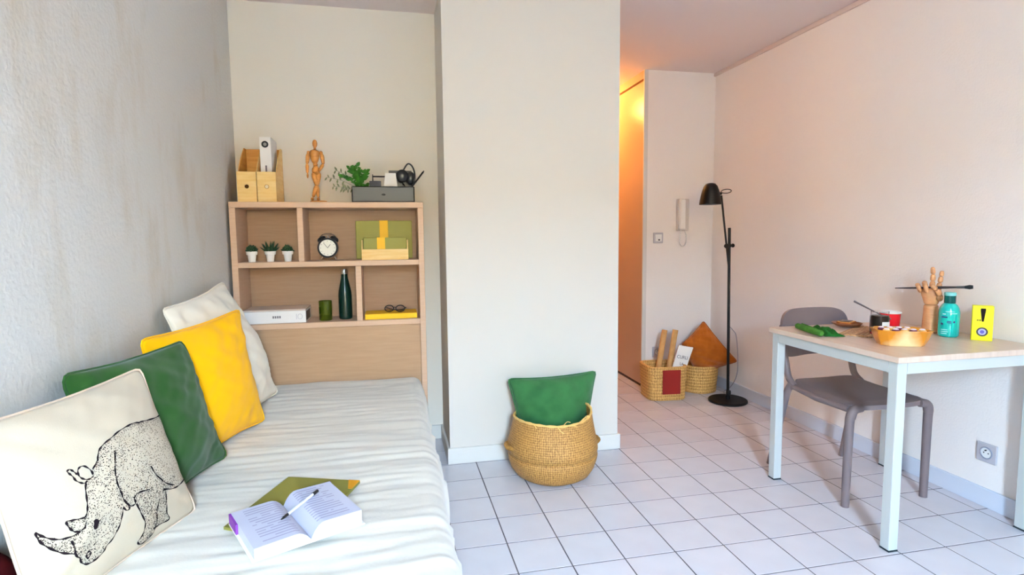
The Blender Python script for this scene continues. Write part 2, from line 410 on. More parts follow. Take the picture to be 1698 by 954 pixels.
for seen, x0, x1, y0, y1 in sorted(tiles, key=lambda t: t[3]):
    wx, wy = x1 - x0 - GAP, y1 - y0 - GAP; cx, cy = (x0 + x1) / 2, (y0 + y1) / 2
    if seen and nt_ < 290:
        key = (round(wx, 4), round(wy, 4))
        if key not in tcache:
            mb = MB(); mb.add(*tile_mb(wx, wy)); tcache[key] = mb.mesh('tile', TILE)
        o = bpy.data.objects.new('tile', tcache[key]); COL.objects.link(o); o.parent = floor; o.location = (cx, cy, 0); nt_ += 1
    else:
        vs, fs = tile_mb(wx, wy); rest.add([(v[0] + cx, v[1] + cy, v[2]) for v in vs], fs)
ro = rest.build('tile_field', TILE, floor); ro['kind'] = 'stuff'

struct(MB().box(XL - .1, XR + .1, YB - .1, YH + .1, ZC, ZC + .1).build('ceiling', CEIL))
struct(MB().box(XL - .12, XL, YB, YN, 0, ZC).build('wall_left', WALLL))
struct(MB().box(XR, XR + .12, YB, YF + .1, 0, ZC).build('wall_right', WALLR))
struct(MB().box(XL - .1, CX0, YN, YN + .1, 0, ZC).build('wall_niche', WALLN))
struct(MB().box(CX0, CX1, YC, YH, 0, ZC).build('wall_column', WALLS))
struct(MB().box(XD + 0.03, XR + .1, YF, YF + .1, 0, ZC).build('wall_far', WALLR))
struct(MB().box(CX1, XD + .7, YH, YH + .1, 0, ZC).build('wall_hall', WALLS))
# wall behind the camera with the window opening; unseen, its colour darkened to cut bounce light
wb = MB(); DX0, DX1, DZ, WS = -0.10, 0.44, 2.26, 0.70
wb.box(XL - .1, DX0, YB - .1, YB, 0, ZC); wb.box(DX1, XR + .1, YB - .1, YB, 0, ZC); wb.box(DX0, DX1, YB - .1, YB, DZ, ZC); wb.box(DX0, DX1, YB - .1, YB, 0, WS)
struct(wb.build('wall_back', mat('wall_dark_low_bounce', C(150, 134, 118), .8, .25)))
win = struct(MB().box(DX0, DX0 + .05, YB - .09, YB - .03, WS, DZ).box(DX1 - .05, DX1, YB - .09, YB - .03, WS, DZ).box(DX0, DX1, YB - .09, YB - .03, DZ - .05, DZ).box(DX0, DX1, YB - .09, YB - .03, WS, WS + .05).build('window_1', SKIRTW))
# skirting boards
def base(name, m, *b): return struct(MB().box(*b).build(name, m, bevel=0.003))
base('baseboard_right', SKIRT, XR - .013, XR, YB, YF, 0, .082)
base('baseboard_far', SKIRTW, XD + .03, XR - .013, YF - .013, YF, 0, .082)
base('baseboard_column', SKIRTW, CX0 - .013, CX1 + .013, YC - .013, YC, 0, .084)
base('baseboard_column_side', SKIRTW, CX0 - .013, CX0, YC, YN, 0, .084)
base('baseboard_hall', SKIRTW, CX1, CX1 + .013, YC, YH, 0, .084)
base('baseboard_niche', SKIRTW, XL, CX0 - .013, YN - .013, YN, 0, .082)
base('baseboard_left', SKIRTW, XL, XL + .013, YB, YN - .013, 0, .082)
struct(MB().box(XR - .016, XR, YB, YF, ZC - .026, ZC).build('trim_1', mat('trunking', C(214, 196, 188), 0.6, 0.35), bevel=0.003))
# sliding closet door on the right of the hall
d1 = bpy.data.objects.new('door_1', None); COL.objects.link(d1); d1.location = (XD, 4.6, 0); struct(d1, 'sliding closet door of warm laminate in the hall')
part(MB().box(XD + .004, XD + .03, YF + .012, YF + .86, .014, ZC - .075), 'door_panel', DOORM, d1, world=True, bevel=.002)
part(MB().box(XD + .034, XD + .06, YF + .84, YH, .014, ZC - .075), 'door_panel', DOORM, d1, world=True, bevel=.002)
part(MB().box(XD, XD + .07, YF + .0115, YH, ZC - .06, ZC - .0005), 'top_track', DOORM, d1, world=True)
part(MB().box(XD, XD + .07, YF + .0115, YH, .0005, .012), 'bottom_track', mat('track_brown', C(66, 46, 44), .5, .4), d1, world=True)
part(MB().box(XD - .002, XD + .03, YF - .002, YF + .010, .0005, ZC - .001), 'door_post', SKIRTW, d1, world=True)
struct(MB().box(XD + .07, XD + .12, YF + .1, YH, 0, ZC).build('wall_closet', WALLS))
# hall ceiling lamp, behind the column
cl = thing('ceiling_lamp', 'warm glowing ceiling lamp in the hall behind the column', 'lamp', (1.53, 4.62, ZC))
part(MB().lathe([(.10, 0), (.10, -.02), (.0, -.02)], 24), 'lamp_base', WHITE, cl)
part(MB().lathe([(.095, -.02), (.10, -.035), (.085, -.06), (.05, -.075), (.0, -.08)], 24), 'shade', WARML, cl, smooth=True)
ld = bpy.data.lights.new('hall_bulb', 'POINT'); ld.energy = 17; ld.color = (1.0, 0.46, 0.11); ld.shadow_soft_size = 0.06
lo = bpy.data.objects.new('hall_bulb', ld); COL.objects.link(lo); lo.location = (1.53, 4.62, ZC - .15)
# outside the window: terrace slab and an unseen facade, added to block low sky and bounce warm light
struct(MB().box(-14, 14, -14, YB - .1, -.25, -.02).build('floor_terrace', mat('terrace_stone', C(190, 176, 160), .8, .3, var=C(176, 160, 142), vscale=2)))
struct(MB().box(-14, 14, -11, -10, -.02, 3.7).build('wall_sky_blocker', mat('facade_render', C(232, 198, 148), .85, .2, var=C(222, 186, 134), vscale=1)))

# ------------------------------------------------------------------ bed
BX0, BX1, BY0, BY1, BZ = XL + .006, 0.135, 0.93, 2.975, 0.455
bed = thing('bed', 'single bed pushed into the corner beside the left wall', 'bed', (-.33, 1.95, 0))
part(MB().box(BX0 + .02, BX1 - .035, BY0 + .03, BY1 - .02, .10, .24), 'bed_base', mat('bed_base_fabric', C(120, 112, 104), .9, .1), bed, world=True, bevel=.01)
part(MB().box(BX0 + .01, BX1 - .025, BY0 + .02, BY1 - .012, .241, BZ - .022), 'mattress', mat('mattress_ticking', C(232, 230, 224), .9, .1), bed, world=True, bevel=.03, segs=3)
for lx in (BX0 + .06, BX1 - .09):
    for ly in (BY0 + .08, BY1 - .08): part(MB().lathe([(.025, .0), (.03, .1)], 12, (lx, ly, 0)), 'leg', BLACKP, bed, world=True)
def bedspread():
    mb = MB(); nx, ny = 170, 330
    L = BX1 - BX0; Rr = 0.055; drop = 0.30
    Lx = (L - Rr) + Rr * pi / 2 + drop; Ly0 = BY1 - Rr; Ly = (BY1 - BY0 - 2 * Rr) + 2 * (Rr * pi / 2) + 2 * 0.16
    def prof(d, R):          # d = distance past the start of the bend; returns (outward, down)
        if d <= 0: return d, 0
        if d < R * pi / 2: a = d / R; return R * sin(a), R * (1 - cos(a))
        return R, R + d - R * pi / 2
    vs = []
    for j in range(ny + 1):
        b = Ly * j / ny - (Rr * pi / 2 + 0.16)                 # 0 .. along the flat
        flatL = BY1 - BY0 - 2 * Rr
        if b < 0: o, dz = prof(-b, Rr); y = BY0 + Rr - o; zb = dz
        elif b > flatL: o, dz = prof(b - flatL, Rr); y = BY1 - Rr + o; zb = dz
        else: y = BY0 + Rr + b; zb = 0
        for i in range(nx + 1):
            a = Lx * i / nx; o, za = prof(a - (L - Rr), Rr); x = BX0 + (L - Rr) + o
            z = (za ** 4 + zb ** 4) ** .25
            wv = 0.0065 * noise.noise(Vector((a * 2.2, y * 9, 1.3))) + 0.0062 * noise.noise(Vector((a * 3.5 + y * 2, y * 26, 4.1))) \
                + 0.0026 * noise.noise(Vector((a * 9, y * 48, 7.7))) + 0.006 * noise.noise(Vector((a * 2.5, y * 2.2, 9.4)))
            big = 0.010 * noise.noise(Vector((a * .7, y * 3.1, 2.2)))
            if za < Rr and zb < Rr: z -= wv; x += 0
            else:
                x += (wv + big) * (1.6 if za >= Rr * .6 else 0); y2 = y
            if za > 0: x += 0.010 * sin(y * 7.3 + .6) * min(1, za / .12) + .012 * min(1, za / .2)
            vs.append((x, min(y, BY1 - .001), max(BZ - z, .07)))
    fs = [(j * (nx + 1) + i, j * (nx + 1) + i + 1, (j + 1) * (nx + 1) + i + 1, (j + 1) * (nx + 1) + i) for j in range(ny) for i in range(nx)]
    mb.add(vs, fs)
    o = mb.build('bedspread', BEDC, smooth=180)
    return tag(o, 'rumpled white cotton bedspread covering the single bed', 'bedspread')
bedspread()

def superq(u, v, p=5):
    """unit square -> rounded square"""
    s, t = 2 * u - 1, 2 * v - 1; m_ = max(abs(s), abs(t))
    if m_ < 1e-6: return 0, 0
    k = m_ / (abs(s) ** p + abs(t) ** p) ** (1 / p); return s * k, t * k
# ------------------------------------------------------------------ cushions
def cushion(name, label, BL, BR, TR, TL, T, m, seam_m=None, pinch=.05, wr=.004, seed=0, n=52, seam_r=.0032, power=.62, wav=.012, back=.4, group=None):
    BL, BR, TR, TL = map(Vector, (BL, BR, TR, TL))
    N = ((BR - BL).cross(TL - BL) + (TL - TR).cross(BR - TR)).normalized()
    org = (BL + BR) / 2
    t = thing(name, label, 'cushion', org, group=group)
    def S(u, v, side, off=0.0, wrk=True):
        su, sv = superq(u, v, 24)
        u2 = .5 + .5 * su * (1 - pinch * (1 - sv * sv)); v2 = .5 + .5 * sv * (1 - pinch * (1 - su * su))
        P = BL * (1 - u2) * (1 - v2) + BR * u2 * (1 - v2) + TR * u2 * v2 + TL * (1 - u2) * v2
        e = max(0, (1 - (2 * u - 1) ** 2) * (1 - (2 * v - 1) ** 2)); th = T / 2 * e ** power
        if wrk:
            q = P * 5 + Vector((seed, seed * 1.7, side))
            P = P + N * wav * (1 - e) ** 2 * (noise.noise(Vector((u * 2.3 + seed, v * 2.3, 5.5))) + .5 * noise.noise(Vector((u * 6 + seed, v * 6, 8.5))))
            th += min(1, e * 8) * wr * (.7 * noise.noise(Vector(((u + v) * 4 + seed, (u - v) * 11, side))) * (1 - .6 * e) + noise.noise(q) + .8 * noise.noise(Vector((u * 3 + seed, v * 9 + u * 6, side * 3))) + .5 * noise.noise(q * 3))
        return P + N * side * (th * (1 if side > 0 else back) + off)
    mb = MB()
    for side in (1, -1):
        vs = [S(i / n, j / n, side) for j in range(n + 1) for i in range(n + 1)]
        fs = [(j * (n + 1) + i, j * (n + 1) + i + 1, (j + 1) * (n + 1) + i + 1, (j + 1) * (n + 1) + i) for j in range(n) for i in range(n)]
        mb.add(vs, fs if side > 0 else [f[::-1] for f in fs])
    cov = part(mb, 'cover', m, t, world=True, smooth=180)
    k = 24; ring = [S(i / k, 0, 1) for i in range(k)] + [S(1, i / k, 1) for i in range(k)] + [S(1 - i / k, 1, 1) for i in range(k)] + [S(0, 1 - i / k, 1) for i in range(k)]
    part(MB().tube(ring, seam_r, 6, closed=True), 'seam', seam_m or m, t, world=True, smooth=True)
    return t, cov, S

cushion('cushion', 'large white linen pillow leaning on the wall behind the yellow cushion', (-.650, 2.11, .466), (-.528, 2.745, .464), (-.715, 2.645, .999), (-.748, 2.055, .952), .20, LINENW, pinch=.06, wr=.012, seed=3)
cushion('cushion', 'yellow linen cushion between the white pillow and the green cushion', (-.655, 1.86, .466), (-.512, 2.32, .466), (-.575, 2.335, .912), (-.735, 1.835, .887), .14, LINENY, pinch=.06, wr=.008, seed=11)
cushion('cushion', 'green linen cushion standing on the bed behind the rhino cushion', (-.672, 1.50, .468), (-.541, 1.955, .466), (-.645, 1.905, .868), (-.752, 1.465, .872), .15, LINENG, pinch=.06, wr=.009, seed=23, wav=.02)
rt, rcov, RS = cushion('cushion', 'cream canvas cushion printed with a black ink rhinoceros', (-.671, 1.156, .455), (-.529, 1.598, .455), (-.650, 1.622, .848), (-.762, 1.176, .842), .13, LINENC, PIPING, pinch=.045, wr=.004, seed=31, wav=.004)
RH = [[(0.985,0.675),(0.907,0.681),(0.819,0.693),(0.746,0.708),(0.678,0.723),(0.624,0.726),(0.562,0.72),(0.502,0.708),(0.452,0.697),(0.419,0.683),(0.396,0.663),(0.375,0.631),(0.353,0.607),(0.334,0.592)],[(0.33,0.564),(0.324,0.596),(0.306,0.626),(0.288,0.633),(0.273,0.622),(0.269,0.599),(0.275,0.577),(0.29,0.559),(0.308,0.551),(0.327,0.555)],[(0.296,0.548),(0.28,0.543),(0.267,0.553),(0.251,0.575),(0.244,0.602),(0.235,0.624),(0.231,0.639),(0.242,0.644),(0.251,0.631),(0.26,0.612),(0.265,0.601)],[(0.285,0.54),(0.274,0.507),(0.27,0.461),(0.263,0.426),(0.25,0.396),(0.236,0.376)],[(0.236,0.376),(0.211,0.385),(0.184,0.396),(0.165,0.403),(0.168,0.378),(0.179,0.35),(0.19,0.333),(0.21,0.322),(0.227,0.328),(0.235,0.35)],[(0.21,0.319),(0.184,0.317),(0.15,0.326),(0.12,0.343),(0.095,0.37),(0.077,0.397),(0.064,0.422),(0.065,0.394),(0.073,0.36),(0.087,0.327),(0.111,0.286),(0.14,0.254),(0.171,0.227)],[(0.17,0.299),(0.174,0.265),(0.171,0.227)],[(0.171,0.227),(0.18,0.198),(0.193,0.169),(0.213,0.144),(0.239,0.132),(0.269,0.133),(0.304,0.145),(0.322,0.164),(0.35,0.178),(0.376,0.209),(0.399,0.243),(0.42,0.28),(0.43,0.308)],[(0.431,0.313),(0.447,0.285),(0.464,0.288),(0.45,0.327),(0.436,0.36),(0.43,0.399),(0.424,0.439),(0.43,0.487),(0.439,0.535),(0.456,0.579),(0.477,0.632)],[(0.45,0.327),(0.471,0.297),(0.489,0.291),(0.5,0.298),(0.494,0.327)],[(0.494,0.327),(0.515,0.341),(0.557,0.337),(0.612,0.321)],[(0.504,0.291),(0.524,0.238),(0.548,0.178),(0.556,0.138),(0.549,0.107),(0.529,0.079),(0.51,0.062),(0.529,0.038),(0.561,0.032),(0.6,0.038),(0.633,0.049),(0.639,0.08),(0.646,0.118),(0.642,0.162),(0.651,0.2),(0.676,0.23)],[(0.628,0.072),(0.674,0.072),(0.741,0.067),(0.725,0.118),(0.73,0.17),(0.732,0.224),(0.727,0.265)],[(0.665,0.444),(0.681,0.392),(0.716,0.337),(0.758,0.29),(0.827,0.248)],[(0.716,0.267),(0.784,0.239),(0.849,0.227),(0.896,0.228),(0.985,0.232)],[(0.22,0.173),(0.222,0.189),(0.233,0.196),(0.241,0.185),(0.236,0.17),(0.226,0.166),(0.22,0.173)],[(0.267,0.333),(0.279,0.335),(0.285,0.316),(0.277,0.293),(0.266,0.291),(0.266,0.31),(0.267,0.333)]]
RHP = [(0.334,0.592),(0.353,0.607),(0.375,0.631),(0.396,0.663),(0.419,0.683),(0.452,0.697),(0.502,0.708),(0.562,0.72),(0.624,0.726),(0.678,0.723),(0.746,0.708),(0.819,0.693),(0.98,0.675),(0.98,0.232),(0.862,0.233),(0.784,0.239),(0.746,0.24),(0.725,0.118),(0.738,0.069),(0.629,0.066),(0.6,0.038),(0.561,0.032),(0.518,0.048),(0.549,0.107),(0.556,0.138),(0.548,0.178),(0.504,0.291),(0.464,0.288),(0.43,0.308),(0.399,0.243),(0.376,0.209),(0.322,0.164),(0.269,0.133),(0.239,0.132),(0.213,0.144),(0.18,0.198),(0.171,0.227),(0.111,0.286),(0.073,0.36),(0.065,0.41),(0.095,0.37),(0.15,0.326),(0.184,0.317),(0.21,0.319),(0.179,0.35),(0.168,0.394),(0.236,0.376),(0.263,0.426),(0.274,0.507),(0.285,0.54),(0.316,0.542)]
def ribbon(mb, pts, wd, closed=False):
    pts = spline([(p[0], p[1], 0) for p in pts], 6); vs = []
    for i, p in enumerate(pts):
        a, b = pts[max(i - 1, 0)], pts[min(i + 1, len(pts) - 1)]; d = (b - a); d = Vector((d.x, d.y, 0)).normalized() if d.length > 1e-9 else Vector((1, 0, 0))
        nn = Vector((-d.y, d.x, 0)); k = wd * (0.75 + .35 * sin(i * .7))
        for s in (-1, 1):
            q = p + nn * k * s; vs.append(RS(min(max(q.x, .004), .996), min(max(q.y, .004), .996), 1, .0007))
    mb.add(vs, [(2 * i, 2 * i + 1, 2 * i + 3, 2 * i + 2) for i in range(len(pts) - 1)])
rb = MB()
for ln in RH: ribbon(rb, ln, .0048)
ep = RH[-1]; rb.add([RS(a, b, 1, .0008) for a, b in ep[:-1]], [tuple(range(len(ep) - 1))])
po = part(rb, 'rhinoceros_outline', INK, rt, world=True)
def inside(p, poly):
    c = False; j = len(poly) - 1
    for i in range(len(poly)):
        if (poly[i][1] > p[1]) != (poly[j][1] > p[1]) and p[0] < (poly[j][0] - poly[i][0]) * (p[1] - poly[i][1]) / (poly[j][1] - poly[i][1]) + poly[i][0]: c = not c
        j = i
    return c
def segd(p, pts):
    best = 9
    for (ax, ay), (bx, by) in zip(pts[:-1], pts[1:]):
        dx, dy = bx - ax, by - ay; L2 = dx * dx + dy * dy + 1e-12
        t = max(0, min(1, ((p[0] - ax) * dx + (p[1] - ay) * dy) / L2)); best = min(best, (p[0] - ax - t * dx) ** 2 + (p[1] - ay - t * dy) ** 2)
    return sqrt(best)
sb = MB(); cnt = 0; tries = 0
while cnt < 5600 and tries < 60000:
    tries += 1; u, v = random.uniform(.05, .975), random.uniform(.04, .73)
    if not inside((u, v), RHP): continue
    d = min(segd((u, v), ln) for ln in RH)
    dark = .26 + .75 * math.exp(-d / .016) + .5 * max(0, noise.noise(Vector((u * 9, v * 9, 3))))
    if u < .45: dark += .12
    if .5 < u < .74 and v < .33: dark += .35
    if random.random() > dark: continue
    r = random.uniform(.0013, .0030); vs = []
    for k in range(5):
        a = 2 * pi * k / 5 + u * 50; vs.append(RS(u + r * cos(a), v + r * sin(a), 1, .0006))
    sb.add(vs, [(0, 1, 2, 3, 4)]); cnt += 1
so = part(sb, 'rhinoceros_stipple', INK, rt, world=True); so['kind'] = 'stuff'
# dark red throw bunched at the near end of the bed, under the rhino cushion
th = MB(); vs = []
for i in range(17):
    for j in range(13):
        u, v = i / 16, j / 12
        vs.append((-.782 + .075 * u, .96 + .30 * v, .464 + .17 * max(0, sin(pi * u)) ** .6 * max(0, sin(pi * v)) ** .5 + .006 * noise.noise(Vector((u * 4, v * 5, 1)))))
th.add(vs, [(j + i * 13, j + 1 + i * 13, j + 1 + (i + 1) * 13, j + (i + 1) * 13) for i in range(16) for j in range(12)])
tag(th.build('folded_throw', DARKRED, smooth=180), 'dark red fabric peeking out behind the rhino cushion', 'throw')

# ------------------------------------------------------------------ open book, folder and pen on the bed
BB = BZ + .0125
fo = thing('card_folder', 'olive green card folder lying under the open book', 'folder', (-.265, 1.54, BB))
q = [(-.424, 1.452), (-.222, 1.338), (-.108, 1.648), (-.318, 1.726)]
part(MB().prism(q, 'z', BB - .004, BB + .0035), 'cover', OLIVE, fo, world=True)
qc = Vector((-.108, 1.648, 0)); e1 = (Vector((-.318, 1.726, 0)) - qc).normalized(); e2 = (Vector((-.222, 1.338, 0)) - qc).normalized()
part(MB().prism([tuple((qc)[:2]), tuple((qc + e1 * .035)[:2]), tuple((qc + e2 * .055 + e1 * .012)[:2]), tuple((qc + e2 * .055)[:2])], 'z', BB + .0036, BB + .0044), 'corner_flap', OCHRE, fo, world=True)
qc = Vector((-.222, 1.338, 0)); e1 = (Vector((-.424, 1.452, 0)) - qc).normalized(); e2 = (Vector((-.108, 1.648, 0)) - qc).normalized()
part(MB().prism([tuple((qc)[:2]), tuple((qc + e1 * .05)[:2]), tuple((qc + e2 * .03)[:2])], 'z', BB + .0036, BB + .0044), 'corner_flap', OCHRE, fo, world=True)
# book: local x across the two pages, local y along the spine
bcx, bcy = -.248, 1.420
sp = (Vector((-.294, 1.511, 0)) - Vector((-.202, 1.328, 0))); ang = atan2(sp.y, sp.x) - pi / 2
bk = thing('open_book', 'thick open paperback with purple tabs lying on the olive folder', 'book', (bcx, bcy, BB + .0078), ang)
PH, PW = .105, .125
def page_z(t, side):  # t 0 spine .. 1 fore edge
    return (.034 if side > 0 else .024) * (1 - (1 - min(1, t / .28)) ** 2.2) * (1 - .10 * t) + .004
for side in (-1, 1):
    mb = MB(); n = 14; top = []
    for i in range(n + 1):
        t = i / n; top.append((side * PW * t, page_z(t, side)))
    poly = top + [(side * PW, .0), (0, .0)]
    part(MB().prism(poly, 'y', -PH, PH), 'page_block', PAGEE, bk, smooth=30)
    mb = MB(); vs = []
    for (x, z) in top: vs += [(x, -PH, z + .0006), (x, PH, z + .0006)]
    mb.add(vs, [(2 * i, 2 * i + 1, 2 * i + 3, 2 * i + 2) for i in range(n)])
    pg = part(mb, 'page', PAGE, bk, smooth=True)
    # lines of print on the page
    lm = MB()
    for k in range(15):
        y = PH * .84 - k * .0125
        ln = .88 if (k * 7 + side) % 5 else .55
        x0, x1 = .16, .16 + .74 * ln
        vs = []
        for i in range(9):
            t = x0 + (x1 - x0) * i / 8
            for dy in (-.0021, .0021): vs.append((side * PW * t, y + dy, page_z(t, side) + .0012))
        lm.add(vs, [(2 * i, 2 * i + 1, 2 * i + 3, 2 * i + 2) for i in range(8) if random.random() < .93])
    part(lm, 'print_lines', PRINTG, pg)
part(MB().box(-PW - .006, PW + .006, -PH - .003, PH + .003, -.003, .0), 'cover', WHITEM, bk)
part(MB().box(-PW - .0052, -PW + .0005, PH * .35, PH + .002, .0, .0245), 'purple_tab', PURPLE, bk)
part(MB().box(PW - .026, PW + .002, PH - .006, PH + .003, .010, .0345), 'purple_tab', PURPLE, bk)
pen = thing('pen', 'white ballpoint pen with black ends lying across the open book', 'pen', (-.240, 1.432, BB + .0503))
a, b = Vector((-.274, 1.372, BB + .045)), Vector((-.206, 1.494, BB + .053)); d = b - a
part(MB().tube([a + d * .17, a + d * .87], .0036, 10), 'barrel', mat('pen_white', C(226, 230, 244), .3, .5), pen, world=True, smooth=True)
part(MB().tube([a, a + d * .06, a + d * .17], [.0012, .0032, .0038], 10), 'tip', BLACKP, pen, world=True, smooth=True)
part(MB().tube([a + d * .86, b], [.0046, .0044], 10), 'cap', BLACKP, pen, world=True, smooth=True)

# ------------------------------------------------------------------ shelf unit behind the bed
SX0, SX1, SY0, SY1 = -.768, .172, 2.995, 3.226
TB = .029
sh = thing('shelf_unit', 'oak effect shelf unit behind the bed with four open compartments', 'shelf', (-.298, 3.11, 0))
def sb_(name, m, *b): return part(MB().box(*b), name, m, sh, world=True, bevel=.0015, segs=1)
sb_('side_panel', OAK, SX0, SX0 + TB, SY0, SY1, 0, 1.333); sb_('side_panel', OAK, SX1 - TB, SX1, SY0, SY1, 0, 1.333)
sb_('top_panel', OAKH, SX0, SX1, SY0, SY1, 1.3335, 1.362)
sb_('shelf_board', OAKH, SX0 + TB, SX1 - TB, SY0 + .002, SY1 - .006, 1.036, 1.063)
sb_('shelf_board', OAKH, SX0 + TB, SX1 - TB, SY0 + .002, SY1 - .006, .722, .750)
sb_('divider', OAK, -.455, -.427, SY0 + .003, SY1 - .006, 1.0635, 1.333)
sb_('divider', OAK, -.181, -.152, SY0 + .003, SY1 - .006, .7505, 1.0355)
sb_('back_panel', OAKSHADE, SX0 + TB, SX1 - TB, SY1 - .0055, SY1, .72, 1.333)
sb_('headboard_panel', OAKP, SX0 + TB, SX1 - TB, SY0 + .012, SY0 + .03, .02, .7215)
ZT, Z1, Z2 = 1.362, 1.063, .750

# --- on top: two magazine files
def mag_file(label, cx):
    t = thing('magazine_file', label, 'magazine file', (cx, 3.015, ZT + .0005), group='plywood magazine files on the shelf unit')
    W, D, H0, H1, k = .088, .205, .148, .285, .004
    part(MB().box(-W / 2, W / 2, 0, D, 0, k), 'bottom', PLY, t)
    part(MB().box(-W / 2, W / 2, 0, k, k, H0), 'front_panel', PLY, t)
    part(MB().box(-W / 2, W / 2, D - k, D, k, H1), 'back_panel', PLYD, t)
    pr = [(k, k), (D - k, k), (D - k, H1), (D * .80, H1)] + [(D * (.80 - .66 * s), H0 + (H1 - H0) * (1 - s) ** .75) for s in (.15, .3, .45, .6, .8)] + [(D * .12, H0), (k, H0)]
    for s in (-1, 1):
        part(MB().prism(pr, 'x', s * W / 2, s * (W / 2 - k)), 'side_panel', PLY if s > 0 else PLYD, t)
    ring = MB(); n = 20
    vs = [(.0098 * cos(2 * pi * i / n), -.0006, .075 + .0098 * sin(2 * pi * i / n)) for i in range(n)]; ring.add(vs, [tuple(range(n))])
    return t, ring
t, ring = mag_file('plywood magazine file with a dark finger hole, nearest the left wall', -.684); part(ring, 'finger_hole', HOLE, t)
t, ring = mag_file('plywood magazine file holding the upright white binder', -.592)
n = 20; rg = [(.0098 * cos(2 * pi * i / n), -.001, .075 + .0098 * sin(2 * pi * i / n)) for i in range(n)]
part(ring, 'finger_hole', mat('binder_seen_through_hole', C(226, 208, 176), .6, .3), t); part(MB().tube(rg, .0013, 6, closed=True), 'hole_rim', PLYD, t)
bi = thing('ring_binder', 'white lever arch binder standing in the plywood file', 'binder', (-.598, 3.055, ZT + .006))
part(MB().box(-.026, .026, 0, .004, 0, .318), 'spine', WHITEM, bi)
for s in (-1, 1): part(MB().box(s * .026, s * .0235, .004, .155, 0, .318), 'cover', WHITEM, bi)
part(MB().box(-.017, .014, .02, .148, .004, .295), 'paper_stack', PAPER, bi)
n = 24; rg = [(-.001 + .0125 * cos(2 * pi * i / n), -.001, .282 + .0125 * sin(2 * pi * i / n)) for i in range(n)]
part(MB().tube(rg, .0042, 8, closed=True), 'finger_ring', BLACKP, bi, smooth=True)
part(MB().add([(-.001 + .0095 * cos(2 * pi * i / n), -.0006, .282 + .0095 * sin(2 * pi * i / n)) for i in range(n)], [tuple(range(n))]), 'finger_hole', mat('grey_hole', C(150, 146, 142), .6, .3), bi)
part(MB().box(-.004, .004, -.0008, 0, .146, .178), 'spine_print', mat('grey_print', C(120, 112, 118), .7, .2), bi)

# --- wooden artist mannequin
mn = thing('artist_mannequin', 'small jointed wooden artist figure standing with crossed legs', 'mannequin', (-.372, 3.11, ZT + .0005))
def mp(name, mb): return part(mb, name, WOODM, mn, smooth=True)
mp('base', MB().lathe([(.040, 0), (.043, .003), (.043, .008), (.038, .012), (0, .012)], 28, (.012, 0, 0)))
mp('head', MB().ell((.004, 0, .305), (.0125, .014, .021)))
mp('neck', MB().tube([(.003, 0, .268), (.003, 0, .290)], .006, 10))
mp('chest', MB().tube([(.002, 0, .205), (.001, 0, .215), (.001, 0, .235), (.001, 0, .255), (.002, 0, .268), (.002, 0, .274)], [.010, .017, .023, .027, .022, .010], 16))
mp('waist', MB().ell((.003, 0, .198), (.012, .011, .011)))
mp('hips', MB().tube([(.004, 0, .150), (.004, 0, .160), (.004, 0, .176), (.004, 0, .190)], [.012, .020, .019, .010], 14))
for s in (-1, 1): mp('shoulder', MB().ell((.002 + s * .031, 0, .258), (.009, .010, .010)))
mp('upper_arm', MB().limb((-.032, 0, .254), (-.038, -.002, .200), .0100, .0085)); mp('forearm', MB().limb((-.038, -.002, .202), (-.037, -.010, .152), .0086, .0066)); mp('hand', MB().ell((-.036, -.012, .140), (.005, .006, .014)))
mp('upper_arm', MB().limb((.036, 0, .254), (.042, .002, .200), .0100, .0085)); mp('forearm', MB().limb((.042, .002, .202), (.020, -.016, .162), .0086, .0066)); mp('hand', MB().ell((.012, -.019, .153), (.011, .006, .006)))
mp('thigh', MB().limb((-.008, .002, .160), (.006, -.004, .090), .0142, .0110)); mp('calf', MB().limb((.006, -.004, .092), (-.016, .004, .030), .0112, .0080)); mp('foot', MB().ell((-.018, -.006, .021), (.008, .017, .0085)))
mp('thigh', MB().limb((.017, .002, .160), (.006, .008, .090), .0142, .0110)); mp('calf', MB().limb((.006, .008, .092), (.010, .004, .030), .0112, .0080)); mp('foot', MB().ell((.011, -.006, .021), (.008, .017, .0085)))
part(MB().tube([(.014, .022, .010), (.014, .022, .12), (.008, .010, .158)], .0016, 6), 'support_rod', STEELM, mn)

# --- desk caddy with its contents
cd = thing('desk_caddy', 'black metal desk caddy with carrying handle on the shelf unit', 'caddy', (-.028, 3.095, ZT + .0005))
W, D, H, k = .157, .062, .080, .003
part(MB().box(-W, W, -D, D, 0, k), 'bottom', CHAR, cd)
part(MB().box(-W, W, -D, -D + k, k, H), 'front_panel', CHAR, cd); part(MB().box(-W, W, D - k, D, k, H), 'back_panel', CHAR, cd)
for s in (-1, 1): part(MB().box(s * W, s * (W - k), -D + k, D - k, k, H), 'side_panel', BLACK, cd)
for zz in (0.0034, H): part(MB().tube([(-W, -D, zz), (W, -D, zz), (W, D, zz), (-W, D, zz)], .0026, 6, closed=True), 'rim', BLACK, cd)
for s in (-1, 1): part(MB().tube([(s * W, -D, .0015), (s * W, -D, H)], .0028, 6), 'corner_post', BLACK, cd)
part(MB().prism([(-.062, .004), (-.046, .004), (-.052, .150), (-.056, .150)], 'y', -.004, .0), 'handle_post', BLACK, cd)
part(MB().tube([(-.054, -.002, .139), (.05, -.002, .139)], .0042, 8), 'handle_bar', BLACK, cd)
part(MB().box(.046, .054, -.004, 0, .004, .150), 'handle_post', BLACK, cd)
part(MB().ell((.0, -D - .001, .040), (.010, .0012, .005)), 'emblem', BLACK, cd)
tag(MB().box(0, .122, 0, .012, 0, .172).build('notebook', CHAR, bevel=.002, loc=(.001, 3.135, ZT + .005)), 'dark grey notebook standing at the back of the black caddy', 'notebook')
